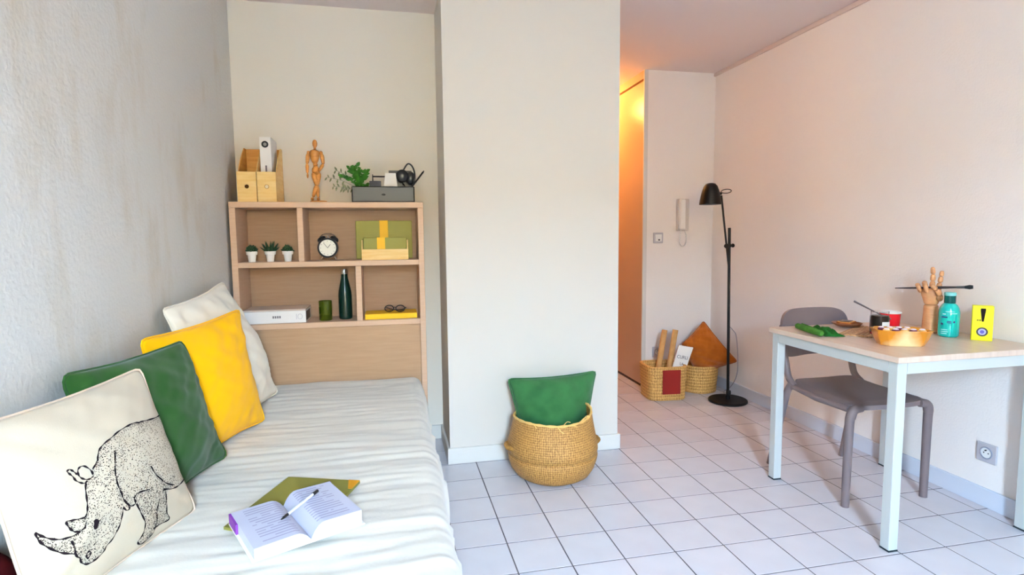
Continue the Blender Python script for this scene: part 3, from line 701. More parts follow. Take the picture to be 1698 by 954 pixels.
tag(MB().prism([(0, 0), (.088, 0), (.072, .150), (.018, .150)], 'y', 0, .002).build('white_card', PAPER, loc=(-.035, 3.060, ZT + .005)), 'white paper card standing in the black desk caddy', 'card')
tag(MB().box(0, .060, 0, .006, 0, .108).build('notebook', mat('navy_card', C(26, 22, 42), .5, .4), bevel=.001, loc=(-.099, 3.056, ZT + .005)), 'navy notebook standing under the handle of the black caddy', 'notebook')
hp = thing('headphones', 'black headphones resting on the desk caddy', 'headphones', (.085, 3.075, ZT + .08))
arc = [(.012 + .040 * cos(a), .0, .068 + .062 * sin(a)) for a in [radians(-8 + 196 * i / 20) for i in range(21)]]
part(MB().tube([Vector(p) for p in spline([(-.020, 0, .060), (-.004, .0, .098), (.018, 0, .126), (.040, 0, .112), (.052, 0, .070), (.046, 0, .020)], 6)], .0042, 8), 'headband', BLACKP, hp, smooth=True)
part(MB().ell((-.014, -.004, .062), (.034, .016, .034)), 'ear_cup', BLACKP, hp, smooth=True); part(MB().ell((.030, .006, .052), (.026, .014, .034)), 'ear_cup', BLACKP, hp, smooth=True)
part(MB().tube(spline([(-.014, 0, .03), (.004, -.004, .0), (.026, -.004, -.03), (.034, 0, -.06)], 5), .0026, 6), 'cable', BLACKP, hp, smooth=True)
pn = thing('pen', 'slim black pen leaning out of the right end of the caddy', 'pen', (.060, 3.045, ZT + .007))
part(MB().tube([(.0, 0, 0), (.012, 0, .0155), (.120, 0, .155)], [.002, .0045, .0045], 8), 'barrel', BLACKP, pn); part(MB().tube([(.1205, 0, .1557), (.124, 0, .160)], .003, 8), 'button', BLACKP, pn)

def leaf_mesh(mb, base, tip, wd, nrm, curl=.1):
    base, tip, nrm = Vector(base), Vector(tip), Vector(nrm); d = tip - base; L = d.length; side = d.cross(nrm).normalized(); up = side.cross(d).normalized()
    vs = []
    for t, wf in ((0, .08), (.2, .62), (.45, 1), (.7, .8), (.9, .35), (1, .03)):
        c = base + d * t + up * (curl * L * sin(pi * t))
        vs += [c - side * wd * wf, c + up * (-.10 * wd), c + side * wd * wf]
    mb.add(vs, [(3 * i + k, 3 * i + k + 1, 3 * i + 4 + k, 3 * i + 3 + k) for i in range(5) for k in (0, 1)])
pl = thing('leafy_plant', 'green leafy sprigs spilling over the left end of the caddy', 'plant', (-.145, 3.080, ZT + .006))
part(MB().lathe([(.026, 0), (.032, .062), (.029, .062), (.024, .006), (0, .006)], 20), 'pot', BLACKP, pl, smooth=True)
part(MB().lathe([(.0285, .055), (0, .058)], 16), 'soil', SOIL, pl)
rnd = random.Random(5)
lobe = []
for k in range(11):
    a = rnd.uniform(0, 2 * pi); e = Vector((cos(a) * rnd.uniform(.03, .072), sin(a) * rnd.uniform(.02, .036) - .006, rnd.uniform(.075, .160)))
    if k == 0: e = Vector((-.016, -.004, .180))
    if k == 1: e = Vector((-.050, -.010, .168))
    if k == 2: e = Vector((.036, -.012, .160))
    if k == 3: e = Vector((-.082, -.010, .125))
    pts = spline([(0, 0, .055), (e.x * .4, e.y * .4, .055 + (e.z - .055) * .65), e], 6)
    part(MB().tube(pts, .0014, 5), 'stem', LEAF2, pl)
    for i in range(4, len(pts)):
        for s in (-1, 1):
            if rnd.random() < .45: continue
            b_ = pts[i]; dr = Vector((s * rnd.uniform(.4, 1), rnd.uniform(-.7, .3), rnd.uniform(.0, .9))).normalized(); L = rnd.uniform(.018, .032)
            mb = MB(); leaf_mesh(mb, b_, b_ + dr * L, L * .34, (0, -1, .5)); part(mb, 'leaf', LEAF2, pl, smooth=180)
for k, e in enumerate([(-.165, -.006, .125), (-.120, -.01, .160), (-.135, -.012, .078), (-.090, -.02, .065)]):   # thin dusty sprigs to the left
    e = Vector(e); pts = spline([(0, 0, .06), (e.x * .5, e.y * .5, .06 + (e.z - .06) * .7), e], 6); part(MB().tube(pts, .0009, 5), 'stem', LEAF3, pl)
    for i in range(6, len(pts)):
        s = 1 if i % 2 else -1; dr = Vector((-.35 + rnd.uniform(-.3, .3), rnd.uniform(-.4, .2), s * .9)).normalized(); L = rnd.uniform(.016, .026)
        mb = MB(); leaf_mesh(mb, pts[i], pts[i] + dr * L, L * .2, (0, -1, 0)); part(mb, 'leaf', LEAF3, pl, smooth=180)

# --- upper left compartment: three succulents
def succulent(label, x, kind):
    t = thing('potted_succulent', label, 'plant', (x, 3.045, Z1 + .0005), group='potted succulents in the upper left compartment')
    part(MB().lathe([(.0165, 0), (.0205, .036), (.0255, .037), (.0275, .053), (.0255, .0535), (.0235, .046), (0, .046)], 24), 'pot', CERAM, t, smooth=True)
    part(MB().lathe([(.0235, .047), (0, .049)], 16), 'soil', SOIL, t)
    r = random.Random(x)
    if kind == 'spiky':
        for k in range(22):
            ring = k // 8; a = k * 2.4; tilt = (1.05, .7, .3)[min(ring, 2)]; L = (.048, .054, .056)[min(ring, 2)]
            d = Vector((cos(a) * sin(tilt), sin(a) * sin(tilt), cos(tilt)))
            mb = MB(); b_ = Vector((0, 0, .046)) + Vector((cos(a), sin(a), 0)) * .006; mb.tube([b_, b_ + d * L * .35, b_ + d * L * .75 + Vector((0, 0, .003)), b_ + d * L + Vector((0, 0, .006))], [.0045, .0055, .003, .0004], 6); part(mb, 'leaf', LEAF, t, smooth=True)
    else:
        for k in range(34):
            ring = k / 34; a = k * 2.4; tilt = 1.35 - 1.2 * ring; L = .030 + .006 * r.random()
            d = Vector((cos(a) * sin(tilt), sin(a) * sin(tilt), cos(tilt)))
            b_ = Vector((0, 0, .048 + .006 * ring)); mb = MB(); mb.tube([b_, b_ + d * L * .5, b_ + d * L * .85, b_ + d * L], [.004, .0065, .0045, .0008], 6); part(mb, 'leaf', LEAF, t, smooth=True)
succulent('small domed succulent in a white pot, nearest the left side panel', -.684, 'dome')
succulent('spiky succulent in a white pot between two domed ones', -.597, 'spiky')
succulent('small domed succulent in a white pot beside the divider', -.513, 'dome')

# --- upper right compartment: alarm clock, folders, tray
ck = thing('alarm_clock', 'black twin bell alarm clock with cream face', 'clock', (-.318, 3.075, Z1 + .0005), rotz=radians(-4))
cz = .066
def disc(mb, r0, y0, r1, y1, n=32):
    return mb.add([(r0 * cos(2 * pi * i / n), y0, cz + r0 * sin(2 * pi * i / n)) for i in range(n)] + [(r1 * cos(2 * pi * i / n), y1, cz + r1 * sin(2 * pi * i / n)) for i in range(n)],
                  [(i, (i + 1) % n, (i + 1) % n + n, i + n) for i in range(n)] + [tuple(range(n)), tuple(range(n, 2 * n))])
part(disc(MB(), .049, -.018, .049, .022), 'case', BLACKP, ck, bevel=.003, smooth=True)
part(disc(MB(), .0425, -.0188, .0425, -.0178), 'dial', CLOCKF, ck)
n = 32; part(MB().tube([(.046 * cos(2 * pi * i / n), -.019, cz + .046 * sin(2 * pi * i / n)) for i in range(n)], .0035, 8, closed=True), 'bezel', BLACKP, ck, smooth=True)
tk = MB()
for i in range(12):
    a = pi / 6 * i; c_, s_ = cos(a), sin(a); tk.tube([(.033 * c_, -.0193, cz + .033 * s_), (.038 * c_, -.0193, cz + .038 * s_)], .0008, 4)
part(tk, 'hour_marks', BLACKP, ck)
part(MB().tube([(0, -.0198, cz), (.014, -.0198, cz + .018)], .0011, 5), 'hour_hand', BLACKP, ck); part(MB().tube([(0, -.0202, cz), (-.020, -.0202, cz + .026)], .0009, 5), 'minute_hand', BLACKP, ck)
for s in (-1, 1):
    q = Matrix.Rotation(s * radians(32), 3, 'Y')
    mb = MB(); mb.lathe([(.024, 0), (.0225, .008), (.017, .014), (.008, .017), (0, .018)], 20); mb.v = [tuple(q @ Vector(v) + Vector((s * .030, 0, cz + .042))) for v in mb.v]
    part(mb, 'bell', BLACKP, ck, smooth=True)
    part(MB().tube([(s * .030, 0, .020), (s * .040, 0, 0.002)], [.004, .003], 8), 'foot', CHROME, ck)
part(MB().tube(spline([(-.040, 0, cz + .058), (-.024, 0, cz + .070), (0, 0, cz + .073), (.024, 0, cz + .070), (.040, 0, cz + .058)], 5), .0022, 6), 'handle', CHROME, ck, smooth=True)
part(MB().tube([(0, 0, cz + .048), (0, 0, cz + .064)], .003, 8), 'hammer', CHROME, ck)

def folder(name, label, x0, x1, y, z0, z1, th, bx0, bx1, tilt):
    t = thing(name, label, 'folder', ((x0 + x1) / 2, y, z0), rot=(radians(tilt), 0, 0)); W = (x1 - x0) / 2; H = z1 - z0; c = (x0 + x1) / 2
    part(MB().box(-W, W, -th / 2, th / 2, 0, H), 'cover', OLIVE2, t, bevel=.003)
    part(MB().box(bx0 - c, bx1 - c, -th / 2 - .0012, th / 2 + .0012, -.0003, H + .0012), 'band', YBAND, t)
    return t
folder('document_folder', 'large olive green document folder with a yellow band, leaning at the back', -.182, .117, 3.150, Z1 + .0025, 1.272, .018, -.056, -.011, -6)
folder('document_folder', 'small olive green folder with a yellow band standing in the wooden tray', -.141, .084, 3.075, Z1 + .0075, 1.180, .014, -.070, -.028, -4)
ty = thing('letter_tray', 'pale wooden letter tray in front of the green folders', 'tray', (-.029, 3.066, Z1 + .0005))
part(MB().box(-.120, .120, -.036, .040, 0, .006), 'bottom', PLY, ty); part(MB().box(-.120, .120, -.036, -.030, .006, .056), 'front_panel', PLY, ty, bevel=.001)
for s in (-1, 1): part(MB().prism([(-.030, .006), (.040, .006), (.040, .104), (.0, .104), (-.030, .056)], 'x', s * .120, s * .1145), 'side_panel', PLY, ty)
part(MB().box(-.1145, .1145, .034, .040, .006, .056), 'back_panel', PLY, ty)

# --- lower left compartment: storage box, glass, bottle
bx = thing('storage_box', 'white flat binder box lying in the lower left compartment', 'box', (-.575, 3.115, Z2 + .0005))
part(MB().box(-.160, .140, -.100, .095, 0, .062), 'body', WHITEM, bx, bevel=.002)
part(MB().box(-.160, .140, -.096, .095, .0625, .070), 'lid', mat('kraft_lid', C(206, 186, 170), .7, .25), bx, bevel=.0015)
part(MB().box(.1402, .1412, -.085, .05, .010, .056), 'end_opening', BLACKP, bx)
for k in range(4): part(MB().box(-.020 + k * .0105, -.0125 + k * .0105, -.1006, -.1, .026, .038), 'spine_print', mat('soft_grey_print', C(128, 122, 124), .7, .2), bx)
n = 20; part(MB().tube([(.112 + .011 * cos(2 * pi * i / n), -.1006, .032 + .013 * sin(2 * pi * i / n)) for i in range(n)], .0009, 5, closed=True), 'finger_hole_rim', GREYP, bx)
part(MB().box(.094, .096, -.1006, -.1, .018, .046), 'print_line', GREYP, bx)
tg = thing('glass_tumbler', 'olive green glass tumbler between the white box and the bottle', 'glass', (-.344, 3.075, Z2 + .0005))
part(MB().lathe([(0, 0), (.030, 0), (.033, .004), (.0335, .102), (.031, .102), (.0305, .010), (0, .008)], 28), 'glass_body', GLASSG, tg, smooth=True)
part(MB().lathe([(0, .0095), (.029, .0105), (.029, .030), (0, .030)], 24), 'wax', mat('olive_wax', C(92, 100, 12), .5, .4), tg)
bo = thing('steel_bottle', 'dark green slim steel bottle with a silver cap', 'bottle', (-.245, 3.10, Z2 + .0005))
part(MB().lathe([(0, 0), (.030, 0), (.034, .004), (.0345, .02), (.0345, .125), (.032, .150), (.025, .185), (.019, .210), (.0165, .225), (.0165, .238), (0, .238)], 32), 'body', BOTG, bo, smooth=True)
part(MB().lathe([(.0155, .2385), (.0165, .241), (.0165, .254), (.0135, .266), (0, .266)], 24), 'cap', CHROME, bo, smooth=True)

# --- lower right compartment: yellow notebook, spectacles
nb = thing('notebook', 'thick yellow notebook lying in the lower right compartment', 'notebook', (-.008, 3.10, Z2 + .0005))
part(MB().box(-.134, .136, -.075, .085, 0, .003), 'cover', YNOTE, nb); part(MB().box(-.134, .136, -.075, .085, .0245, .0275), 'cover', YNOTE, nb); part(MB().box(-.134, .136, -.075, -.071, .003, .0245), 'spine', YNOTE, nb); part(MB().box(-.130, .132, -.071, .081, .003, .0245), 'pages', PAPER, nb)
gl = thing('eyeglasses', 'dark framed eyeglasses lying folded on the yellow notebook', 'eyeglasses', (.013, 3.085, Z2 + .0290), rotz=radians(-14))
for s in (-1, 1):
    n = 18; rg = [(s * .030 + .024 * cos(2 * pi * i / n), -.004 + .004 * sin(2 * pi * i / n), .019 + .0165 * sin(2 * pi * i / n)) for i in range(n)]
    part(MB().tube(rg, .0028, 6, closed=True), 'rim', BLACKP, gl, smooth=True)
    part(MB().add(rg, [tuple(range(n))]), 'lens', GLASSC, gl)
    part(MB().tube(spline([(s * .054, -.002, .024), (s * .055, .03, .020), (s * .02, .055, .006), (-s * .03, .06, .004)], 5), .002, 6), 'temple', BLACKP, gl, smooth=True)
part(MB().tube(spline([(-.008, -.004, .022), (0, -.004, .026), (.008, -.004, .022)], 4), .0024, 6), 'bridge', BLACKP, gl, smooth=True)

# ------------------------------------------------------------------ belly basket with green cushion in front of the column
bkx, bky = .757, 2.606
bs = thing('belly_basket', 'plaited seagrass belly basket standing before the white column', 'basket', (bkx, bky, 0))
def basket_shell(prof, ins, n, wob=0, sq=2.0, sx=1, sy=1, drop=None):
    mb = MB(); full = prof + ins; m = len(full); vs = []
    for pi_, (r, z) in enumerate(full):
        for k in range(n):
            a = 2 * pi * k / n; ca, sa = cos(a), sin(a); q = (abs(ca) ** sq + abs(sa) ** sq) ** (-1 / sq)
            rr = r * q * (1 + wob * noise.noise(Vector((ca * 2, sa * 2, z * 9)))); zz = z
            if drop: zz += drop(a, z)
            vs.append((rr * ca * sx, rr * sa * sy, max(zz, 0.0008 if z < .01 else .002)))
    fs = [(i * n + k, i * n + (k + 1) % n, (i + 1) * n + (k + 1) % n, (i + 1) * n + k) for i in range(m - 1) for k in range(n)]
    fs.append(tuple(range(n - 1, -1, -1))); fs.append(tuple((m - 1) * n + k for k in range(n))); mb.add(vs, fs); return mb
prof = [(.130, .001), (.160, .006), (.187, .024), (.207, .054), (.219, .092), (.222, .112), (.218, .120), (.214, .124), (.219, .130), (.223, .142), (.221, .170), (.211, .215), (.200, .262), (.193, .300), (.192, .312)]
ins = [(.186, .312), (.186, .290), (.204, .215), (.214, .150), (.206, .10), (.18, .04), (.12, .014)]
def drp(a, z): return (.018 * cos(a - .35) ** 2 - .012 + .014 * cos(a)) * max(0, (z - .20) / .11) if z > .20 else (-.006 * sin(a) * 0)
ring_uv(part(basket_shell(prof, ins, 72, .018, drop=drp), 'basket_body', SEAG, bs, smooth=60), .215)
rim = []
for k in range(72):
    a = 2 * pi * k / 72; rim.append((.189 * cos(a), .189 * sin(a), .313 + drp(a, .312)))
part(MB().tube(rim, [.0062 + .0016 * sin(k * 1.9) for k in range(72)], 7, closed=True), 'rim', STRAW, bs, smooth=True)
for s in (-1, 1):
    pts = spline([(s * .190, -.066, .160), (s * .228, -.03, .162), (s * .233, 0, .162), (s * .228, .03, .162), (s * .190, .066, .160)], 6)
    part(MB().tube(pts, .011, 8), 'handle', mat('seagrass_handle', C(186, 138, 70), .7, .3, var=C(150, 104, 46), vscale=90), bs, smooth=True)
for (a, L, dz) in ((-1.62, .035, .02), (-1.50, .045, -.004), (-1.2, .05, .026), (-1.12, .04, .03), (-1.74, .03, -.03), (-2.3, .06, -.045)):
    p0 = Vector((.200 * cos(a), .200 * sin(a), .316 + drp(a, .312))); part(MB().tube(spline([p0, p0 + Vector((L * .5, -.008, dz * .9 + .006)), p0 + Vector((L, -.006, dz))], 4), .0019, 5), 'loose_strand', STRAW, bs)
cushion('cushion', 'bottle green cushion stuffed into the belly basket', (.622, 2.620, .05), (.93, 2.630, .05), (1.036, 2.735, .474), (.556, 2.720, .466), .22, LINENG2, pinch=.06, wr=.008, seed=41, seam_r=.0045)

# ------------------------------------------------------------------ corner baskets
def rope_prof(r0, r1, h, rows):
    out = [(r0 * .86, .001)]
    for k in range(rows):
        for f in (.08, .35, .65, .92):
            z = h * (k + f) / rows; r = r0 + (r1 - r0) * z / h; out.append((r + (.0045 * sin(pi * f)), z))
    return out
c1 = thing('rope_basket', 'rounded square seagrass basket with a red leather patch', 'basket', (1.918, 3.715, 0), rotz=radians(-6))
pr = rope_prof(.122, .132, .245, 11); part(basket_shell(pr, [(.118, .245), (.108, .02)], 64, .01, sq=4.5, sx=1.12, sy=.98), 'basket_body', SEAG2, c1, smooth=60)
ring_uv(c1.children[0], .14)
part(MB().box(-.054, .078, -.1405, -.1365, .052, .226), 'leather_patch', LEATHER, c1, bevel=.003)
c2 = thing('rope_basket', 'round seagrass basket holding the rust cushion', 'basket', (2.262, 3.815, 0))
pr = rope_prof(.128, .142, .205, 9); part(basket_shell(pr, [(.128, .205), (.114, .02)], 56, .01), 'basket_body', SEAG2, c2, smooth=60)
ring_uv(c2.children[0], .135)
cushion('cushion', 'rust brown velvet cushion tilted on its corner in the round basket', (2.235, 3.79, .105), (2.423, 3.56, .262), (2.271, 3.77, .535), (2.100, 3.775, .365), .13, LINENR, pinch=.05, wr=.009, seed=53, seam_r=.004, wav=.02)
for lab, ax, ay, bx_, by_, tz in (('cardboard tube in the square basket, nearest the wall socket', 1.865, 3.735, 1.972, 3.80, .475), ('cardboard tube in the square basket beside the printed paper bag', 1.930, 3.70, 2.035, 3.755, .480)):
    t = thing('cardboard_tube', lab, 'tube', (ax, ay, .034), group='cardboard tubes in the corner basket'); v = Vector((bx_ - ax, by_ - ay, tz - .034))
    sd = MB(); q = v.to_track_quat('Z', 'Y'); sd.lathe([(.0205, 0), (.0205, v.length), (.0175, v.length), (.0175, .01), (0, .01), (0, 0)], 22); sd.v = [tuple(q @ Vector(p)) for p in sd.v]
    part(sd, 'tube_wall', CARDB, t, smooth=True)
    cp = MB(); cp.lathe([(0, v.length - .012), (.0172, v.length - .012)], 18); cp.v = [tuple(q @ Vector(p)) for p in cp.v]; part(cp, 'end_plug', WHITEM, t)
pb = thing('paper_bag', 'white paper bag with dark lettering in the square basket', 'bag', (2.02, 3.66, .03))
P0, P1, P2, P3 = Vector((1.895, 3.645, .03)), Vector((1.985, 3.630, .03)), Vector((2.130, 3.665, .358)), Vector((2.030, 3.69, .376))
mb = MB(); vs = []
for i in range(9):
    for j in range(15):
        u, v = i / 8, j / 14; p = (P0 * (1 - u) + P1 * u) * (1 - v) + (P3 * (1 - u) + P2 * u) * v; p = p + Vector((0, -.008 * sin(pi * u) + .003 * noise.noise(Vector((u * 4, v * 5, 2))), 0)); vs.append(p)
for i in range(9):
    for j in range(15): vs.append(Vector(vs[i * 15 + j]) + Vector((.006, .018, 0)))
f = [(i * 15 + j, i * 15 + j + 1, (i + 1) * 15 + j + 1, (i + 1) * 15 + j) for i in range(8) for j in range(14)]
mb.add(vs, f + [tuple(k + 135 for k in q[::-1]) for q in f] + [(j, j + 1, j + 136, j + 135) for j in range(14)] + [(120 + j + 1, 120 + j, 255 + j, 255 + j + 1) for j in range(14)])
part(mb, 'bag_body', PAPER, pb, world=True, smooth=True)
inv = wm(pb).inverted(); ctr = (P0 + P1) / 2 * .30 + (P2 + P3) / 2 * .70
rr = (P2 - P3).normalized(); uu = (P3 - P0).normalized(); nn = rr.cross(uu).normalized(); uu = nn.cross(rr)
for s, sz, off in (('CURLI', .034, .026), ('LA', .028, -.022)):
    text(s, sz, 'bag_print', mat('bag_ink', C(96, 90, 96), .8, .2), pb, inv @ facing(ctr + nn * .013 + uu * off, rr, uu), sx=.85)

# ------------------------------------------------------------------ floor lamp
LX, LY = 2.298, 3.480
fl = thing('floor_lamp', 'black metal floor lamp with tilted arm and dome shade', 'lamp', (LX, LY, 0))
part(MB().lathe([(.128, .0005), (.132, .004), (.132, .014), (.127, .019), (0, .020)], 48), 'base', BLACK, fl, smooth=True)
part(MB().lathe([(.018, .020), (.016, .045), (.010, .048), (0, .048)], 20), 'base_collar', BLACK, fl, smooth=True)
part(MB().tube([(0, 0, .03), (-.020, 0, 1.222)], .0098, 14), 'pole', BLACK, fl, smooth=True)
aA, aB = Vector((-.030, -.020, .945)), Vector((-.106, -.030, 1.440))
part(MB().tube([aA, aB], .0066, 10), 'arm', BLACK, fl, smooth=True)
cA = aA.lerp(aB, .31)
part(MB().tube([cA + Vector((-.014, -.002, -.002)), (.010, .0, cA.z + .002)], .0082, 10), 'clamp_bar', BLACK, fl, smooth=True)
part(MB().ell(cA, (.017, .015, .017)), 'clamp_knob', BLACK, fl, smooth=True); part(MB().ell((-.018, 0, cA.z + .002), (.016, .018, .017)), 'clamp_knob', BLACK, fl, smooth=True); part(MB().ell((.010, 0, cA.z + .002), (.012, .012, .014)), 'clamp_knob', BLACK, fl, smooth=True)
sc_ = Vector((-.190, -.035, 1.378))
shp = [(.072, 0), (.070, .020), (.064, .055), (.055, .092), (.044, .122), (.030, .138), (.012, .143), (0, .1435)]
part(MB().lathe(shp + [(.010, .139), (.040, .118), (.051, .090), (.060, .055), (.066, .02), (.069, .001)], 36, sc_), 'shade', BLACK, fl, smooth=True)
part(MB().ell(sc_ + Vector((0, 0, .055)), (.024, .024, .030)), 'bulb', WHITE, fl, smooth=True)
part(MB().tube([sc_ + Vector((.050, 0, .085)), aB + Vector((0, 0, .010))], .008, 8), 'shade_joint', BLACK, fl, smooth=True)
ring = [(-.104 + .034 + .036 * cos(2 * pi * i / 20), -.03 + .02 * sin(2 * pi * i / 20), 1.468 + .015 * sin(2 * pi * i / 20 + .5)) for i in range(20)]
part(MB().tube(ring, .0028, 6, closed=True), 'cable_loop', BLACK, fl, smooth=True)
part(MB().tube(spline([(.012, .004, .05), (.05, .10, .012), (.10, .20, .012), (.137, .17, .055), (.142, .11, .16), (.145, .11, .30), (.135, .12, .44), (.06, .05, .50), (-.003, .008, .54)], 8), .0028, 6), 'cable', CORDM, fl, smooth=True)
part(MB().box(-.009, .015, -.016, .012, .052, .082), 'foot_switch', BLACKP, fl, bevel=.004)

# ------------------------------------------------------------------ wall fittings on the far wall
ic = thing('intercom', 'white wall intercom handset with a looped cord', 'intercom', (2.202, YF, 1.09))
part(MB().box(-.046, .050, -.028, -.0005, .118, .362), 'wall_plate', mat('intercom_grey', C(206, 198, 190), .45, .4), ic, bevel=.006, segs=3)
part(MB().box(-.040, .004, -.062, -.0285, .126, .360), 'handset', WHITE, ic, bevel=.010, segs=3)
part(MB().box(.006, .014, -.0292, -.0284, .200, .300), 'speaker_slot', mat('slot_brown', C(120, 98, 92), .7, .2), ic)
cordp = [(-.020 + .001, -.035, .130), (-.026, -.034, .08), (-.026, -.03, .035), (-.010, -.028, .004), (.014, -.026, .004), (.030, -.024, .035), (.030, -.022, .085), (.016, -.018, .125)]
hx = []; base_pts = spline(cordp, 14)
for i, p in enumerate(base_pts):
    a = i * 1.35; hx.append(p + Vector((.0042 * cos(a), .0042 * sin(a), .002 * sin(a))))
part(MB().tube(hx, .0032, 6), 'coiled_cord', WHITE, ic, smooth=True)
sw = thing('light_switch', 'grey white rocker light switch on the far wall beside the intercom', 'switch', (2.008, YF, 1.156))
part(MB().box(-.040, .040, -.009, -.0005, -.040, .040), 'frame', GREYP, sw, bevel=.003); part(MB().box(-.027, .027, -.013, -.0092, -.027, .027), 'rocker', WHITE, sw, bevel=.002); part(MB().box(-.003, .011, -.0138, -.0131, -.020, -.010), 'indicator', BLACKP, sw)
def socket(label, loc, rotz):
    t = thing('wall_socket', label, 'socket', loc, rotz)
    part(MB().box(-.041, .041, -.010, -.0005, -.041, .041), 'frame', GREYP, t, bevel=.003)
    n = 24; rr_ = [(.024 * cos(2 * pi * i / n), -.0108, .024 * sin(2 * pi * i / n)) for i in range(n)]
    part(MB().tube(rr_, .0028, 6, closed=True), 'socket_rim', mat('socket_grey', C(150, 152, 165), .5, .4), t, smooth=True)
    part(MB().add([(.023 * cos(2 * pi * i / n), -.0104, .023 * sin(2 * pi * i / n)) for i in range(n)], [tuple(range(n))]), 'socket_well', WHITE, t)
    for s in (-1, 1): part(MB().add([(s * .0095 + .003 * cos(2 * pi * i / 10), -.0107, .003 * sin(2 * pi * i / 10)) for i in range(10)], [tuple(range(10))]), 'pin_hole', BLACKP, t)
    part(MB().tube([(0, -.0105, .012), (0, -.017, .012)], .0028, 8), 'earth_pin', BLACK, t)
socket('grey white wall socket on the far wall behind the square basket', (2.012, YF, .268), 0)
socket('grey white wall socket on the right wall under the table', (XR, 1.850, .236), pi / 2 * -1)

# ------------------------------------------------------------------ table
TZ = .735
TXa, TXb, TYa, TYb = 1.752, 2.449, 1.632, 2.335
tb = thing('desk_table', 'square white steel table with pale wood laminate top', 'table', ((TXa + TXb) / 2, (TYa + TYb) / 2, 0))
part(MB().box(TXa, TXb, TYa, TYb, TZ - .022, TZ), 'tabletop', [TOPW], tb, world=True, bevel=.0015, segs=1)
lw = .040; i_ = .012
for x in (TXa + i_, TXb - i_ - lw + .004):
    for y in (TYa + i_, TYb - i_ - lw):
        lg = part(MB().box(x, x + lw, y, y + lw, .006, TZ - .0225), 'leg', STEEL, tb, world=True, bevel=.003)
        part(MB().box(x - .0005, x + lw + .0005, y - .0005, y + lw + .0005, .0005, .0058), 'foot_cap', RUBBER, lg, world=True)
rz0, rz1 = TZ - .066, TZ - .0225
part(MB().box(TXa + i_ + lw, TXb - i_ - lw, TYa + i_, TYa + i_ + .025, rz0, rz1), 'rail', STEEL, tb, world=True, bevel=.002)
part(MB().box(TXa + i_ + lw, TXb - i_ - lw, TYb - i_ - .025, TYb - i_, rz0, rz1), 'rail', STEEL, tb, world=True, bevel=.002)
part(MB().box(TXa + i_, TXa + i_ + .025, TYa + i_ + lw, TYb - i_ - lw, rz0, rz1), 'rail', STEEL, tb, world=True, bevel=.002)
part(MB().box(TXb - i_ - .025, TXb - i_, TYa + i_ + lw, TYb - i_ - lw, rz0, rz1), 'rail', STEEL, tb, world=True, bevel=.002)

# ------------------------------------------------------------------ chair
chx, chy = 2.092, 2.18
ch = thing('chair', 'taupe plastic stacking chair with open back under the table', 'chair', (chx, chy, 0))
def rsurf(fn, nu, nv, th, closed_edge=True):
    """thickened sheet from fn(u,v)->(Vector, normal)"""
    mb = MB(); top = []; bot = []
    for j in range(nv + 1):
        for i in range(nu + 1):
            p, nrm = fn(i / nu, j / nv); top.append(p + nrm * th / 2); bot.append(p - nrm * th / 2)
    w_ = nu + 1; N_ = len(top); fs = []
    for j in range(nv):
        for i in range(nu):
            a = j * w_ + i; fs += [(a, a + 1, a + w_ + 1, a + w_), (a + N_ + w_, a + N_ + w_ + 1, a + N_ + 1, a + N_)]
    edge = [i for i in range(w_)] + [j * w_ + nu for j in range(1, nv + 1)] + [nv * w_ + i for i in range(nu - 1, -1, -1)] + [j * w_ for j in range(nv - 1, 0, -1)]
    for k in range(len(edge)): a, b = edge[k], edge[(k + 1) % len(edge)]; fs.append((b, a, a + N_, b + N_))
    mb.add(top + bot, fs); return mb
def seat_fn(u, v):
    s, t = superq(u, v, 6)
    wd = .207 - .018 * (t + 1) / 2
    x = s * wd; y = -.008 + t * .205
    z = .446 - .012 * (1 - s * s) * (1 - (t * .7) ** 2) - .016 * max(0, -t - .75) * 2 + .010 * max(0, t) ** 2
    z -= .014 * max(0, abs(s) - .86) / .14
    return Vector((x, y, z)), Vector((0, 0, 1))
part(rsurf(seat_fn, 30, 30, .020), 'seat', TAUPE, ch, smooth=60)
for s in (-1, 1):
    pts = spline([(s * .150, -.203, .434), (s * .186, -.204, .428), (s * .200, -.203, .400), (s * .203, -.200, .34), (s * .205, -.198, .0)], 6)
    part(MB().tube(pts, [.0175 + .0025 * min(1, i / 10) - .004 * max(0, (i - 12) / 12) for i in range(len(pts))], 14), 'leg', TAUPE, ch, smooth=True)
    pts = spline([(s * .188, .165, .450), (s * .196, .195, .40), (s * .205, .225, .25), (s * .217, .283, .0)], 6)
    part(MB().tube(pts, [.0185 - .004 * (i / (len(pts) - 1)) for i in range(len(pts))], 14), 'leg', TAUPE, ch, smooth=True)
    pts = spline([(s * .190, .150, .438), (s * .190, .195, .470), (s * .190, .220, .54), (s * .188, .245, .63), (s * .180, .265, .72)], 6)
    part(MB().tube(pts, .016, 12), 'back_post', TAUPE, ch, smooth=True)
    part(MB().tube([(s * .196, -.19, .428), (s * .198, .0, .424), (s * .190, .17, .436)], .015, 10), 'seat_rail', TAUPE, ch, smooth=True)
def back_fn(u, v):
    s, t = superq(u, v, 4.5)
    x = s * (.196 - .010 * max(0, t)); z = .672 + t * .128
    z += -.022 * (1 - abs(s) ** 2) * max(0, -t) ** 2 * -1.0
    y = .236 + .030 * (t + 1) / 2 * 1.1 + .030 * (1 - s * s)
    return Vector((x, y, z)), Vector((0, 1, -.2)).normalized()
part(rsurf(back_fn, 34, 20, .020), 'backrest', TAUPE, ch, smooth=60)

# ------------------------------------------------------------------ things on the table
Z0 = TZ + .0006
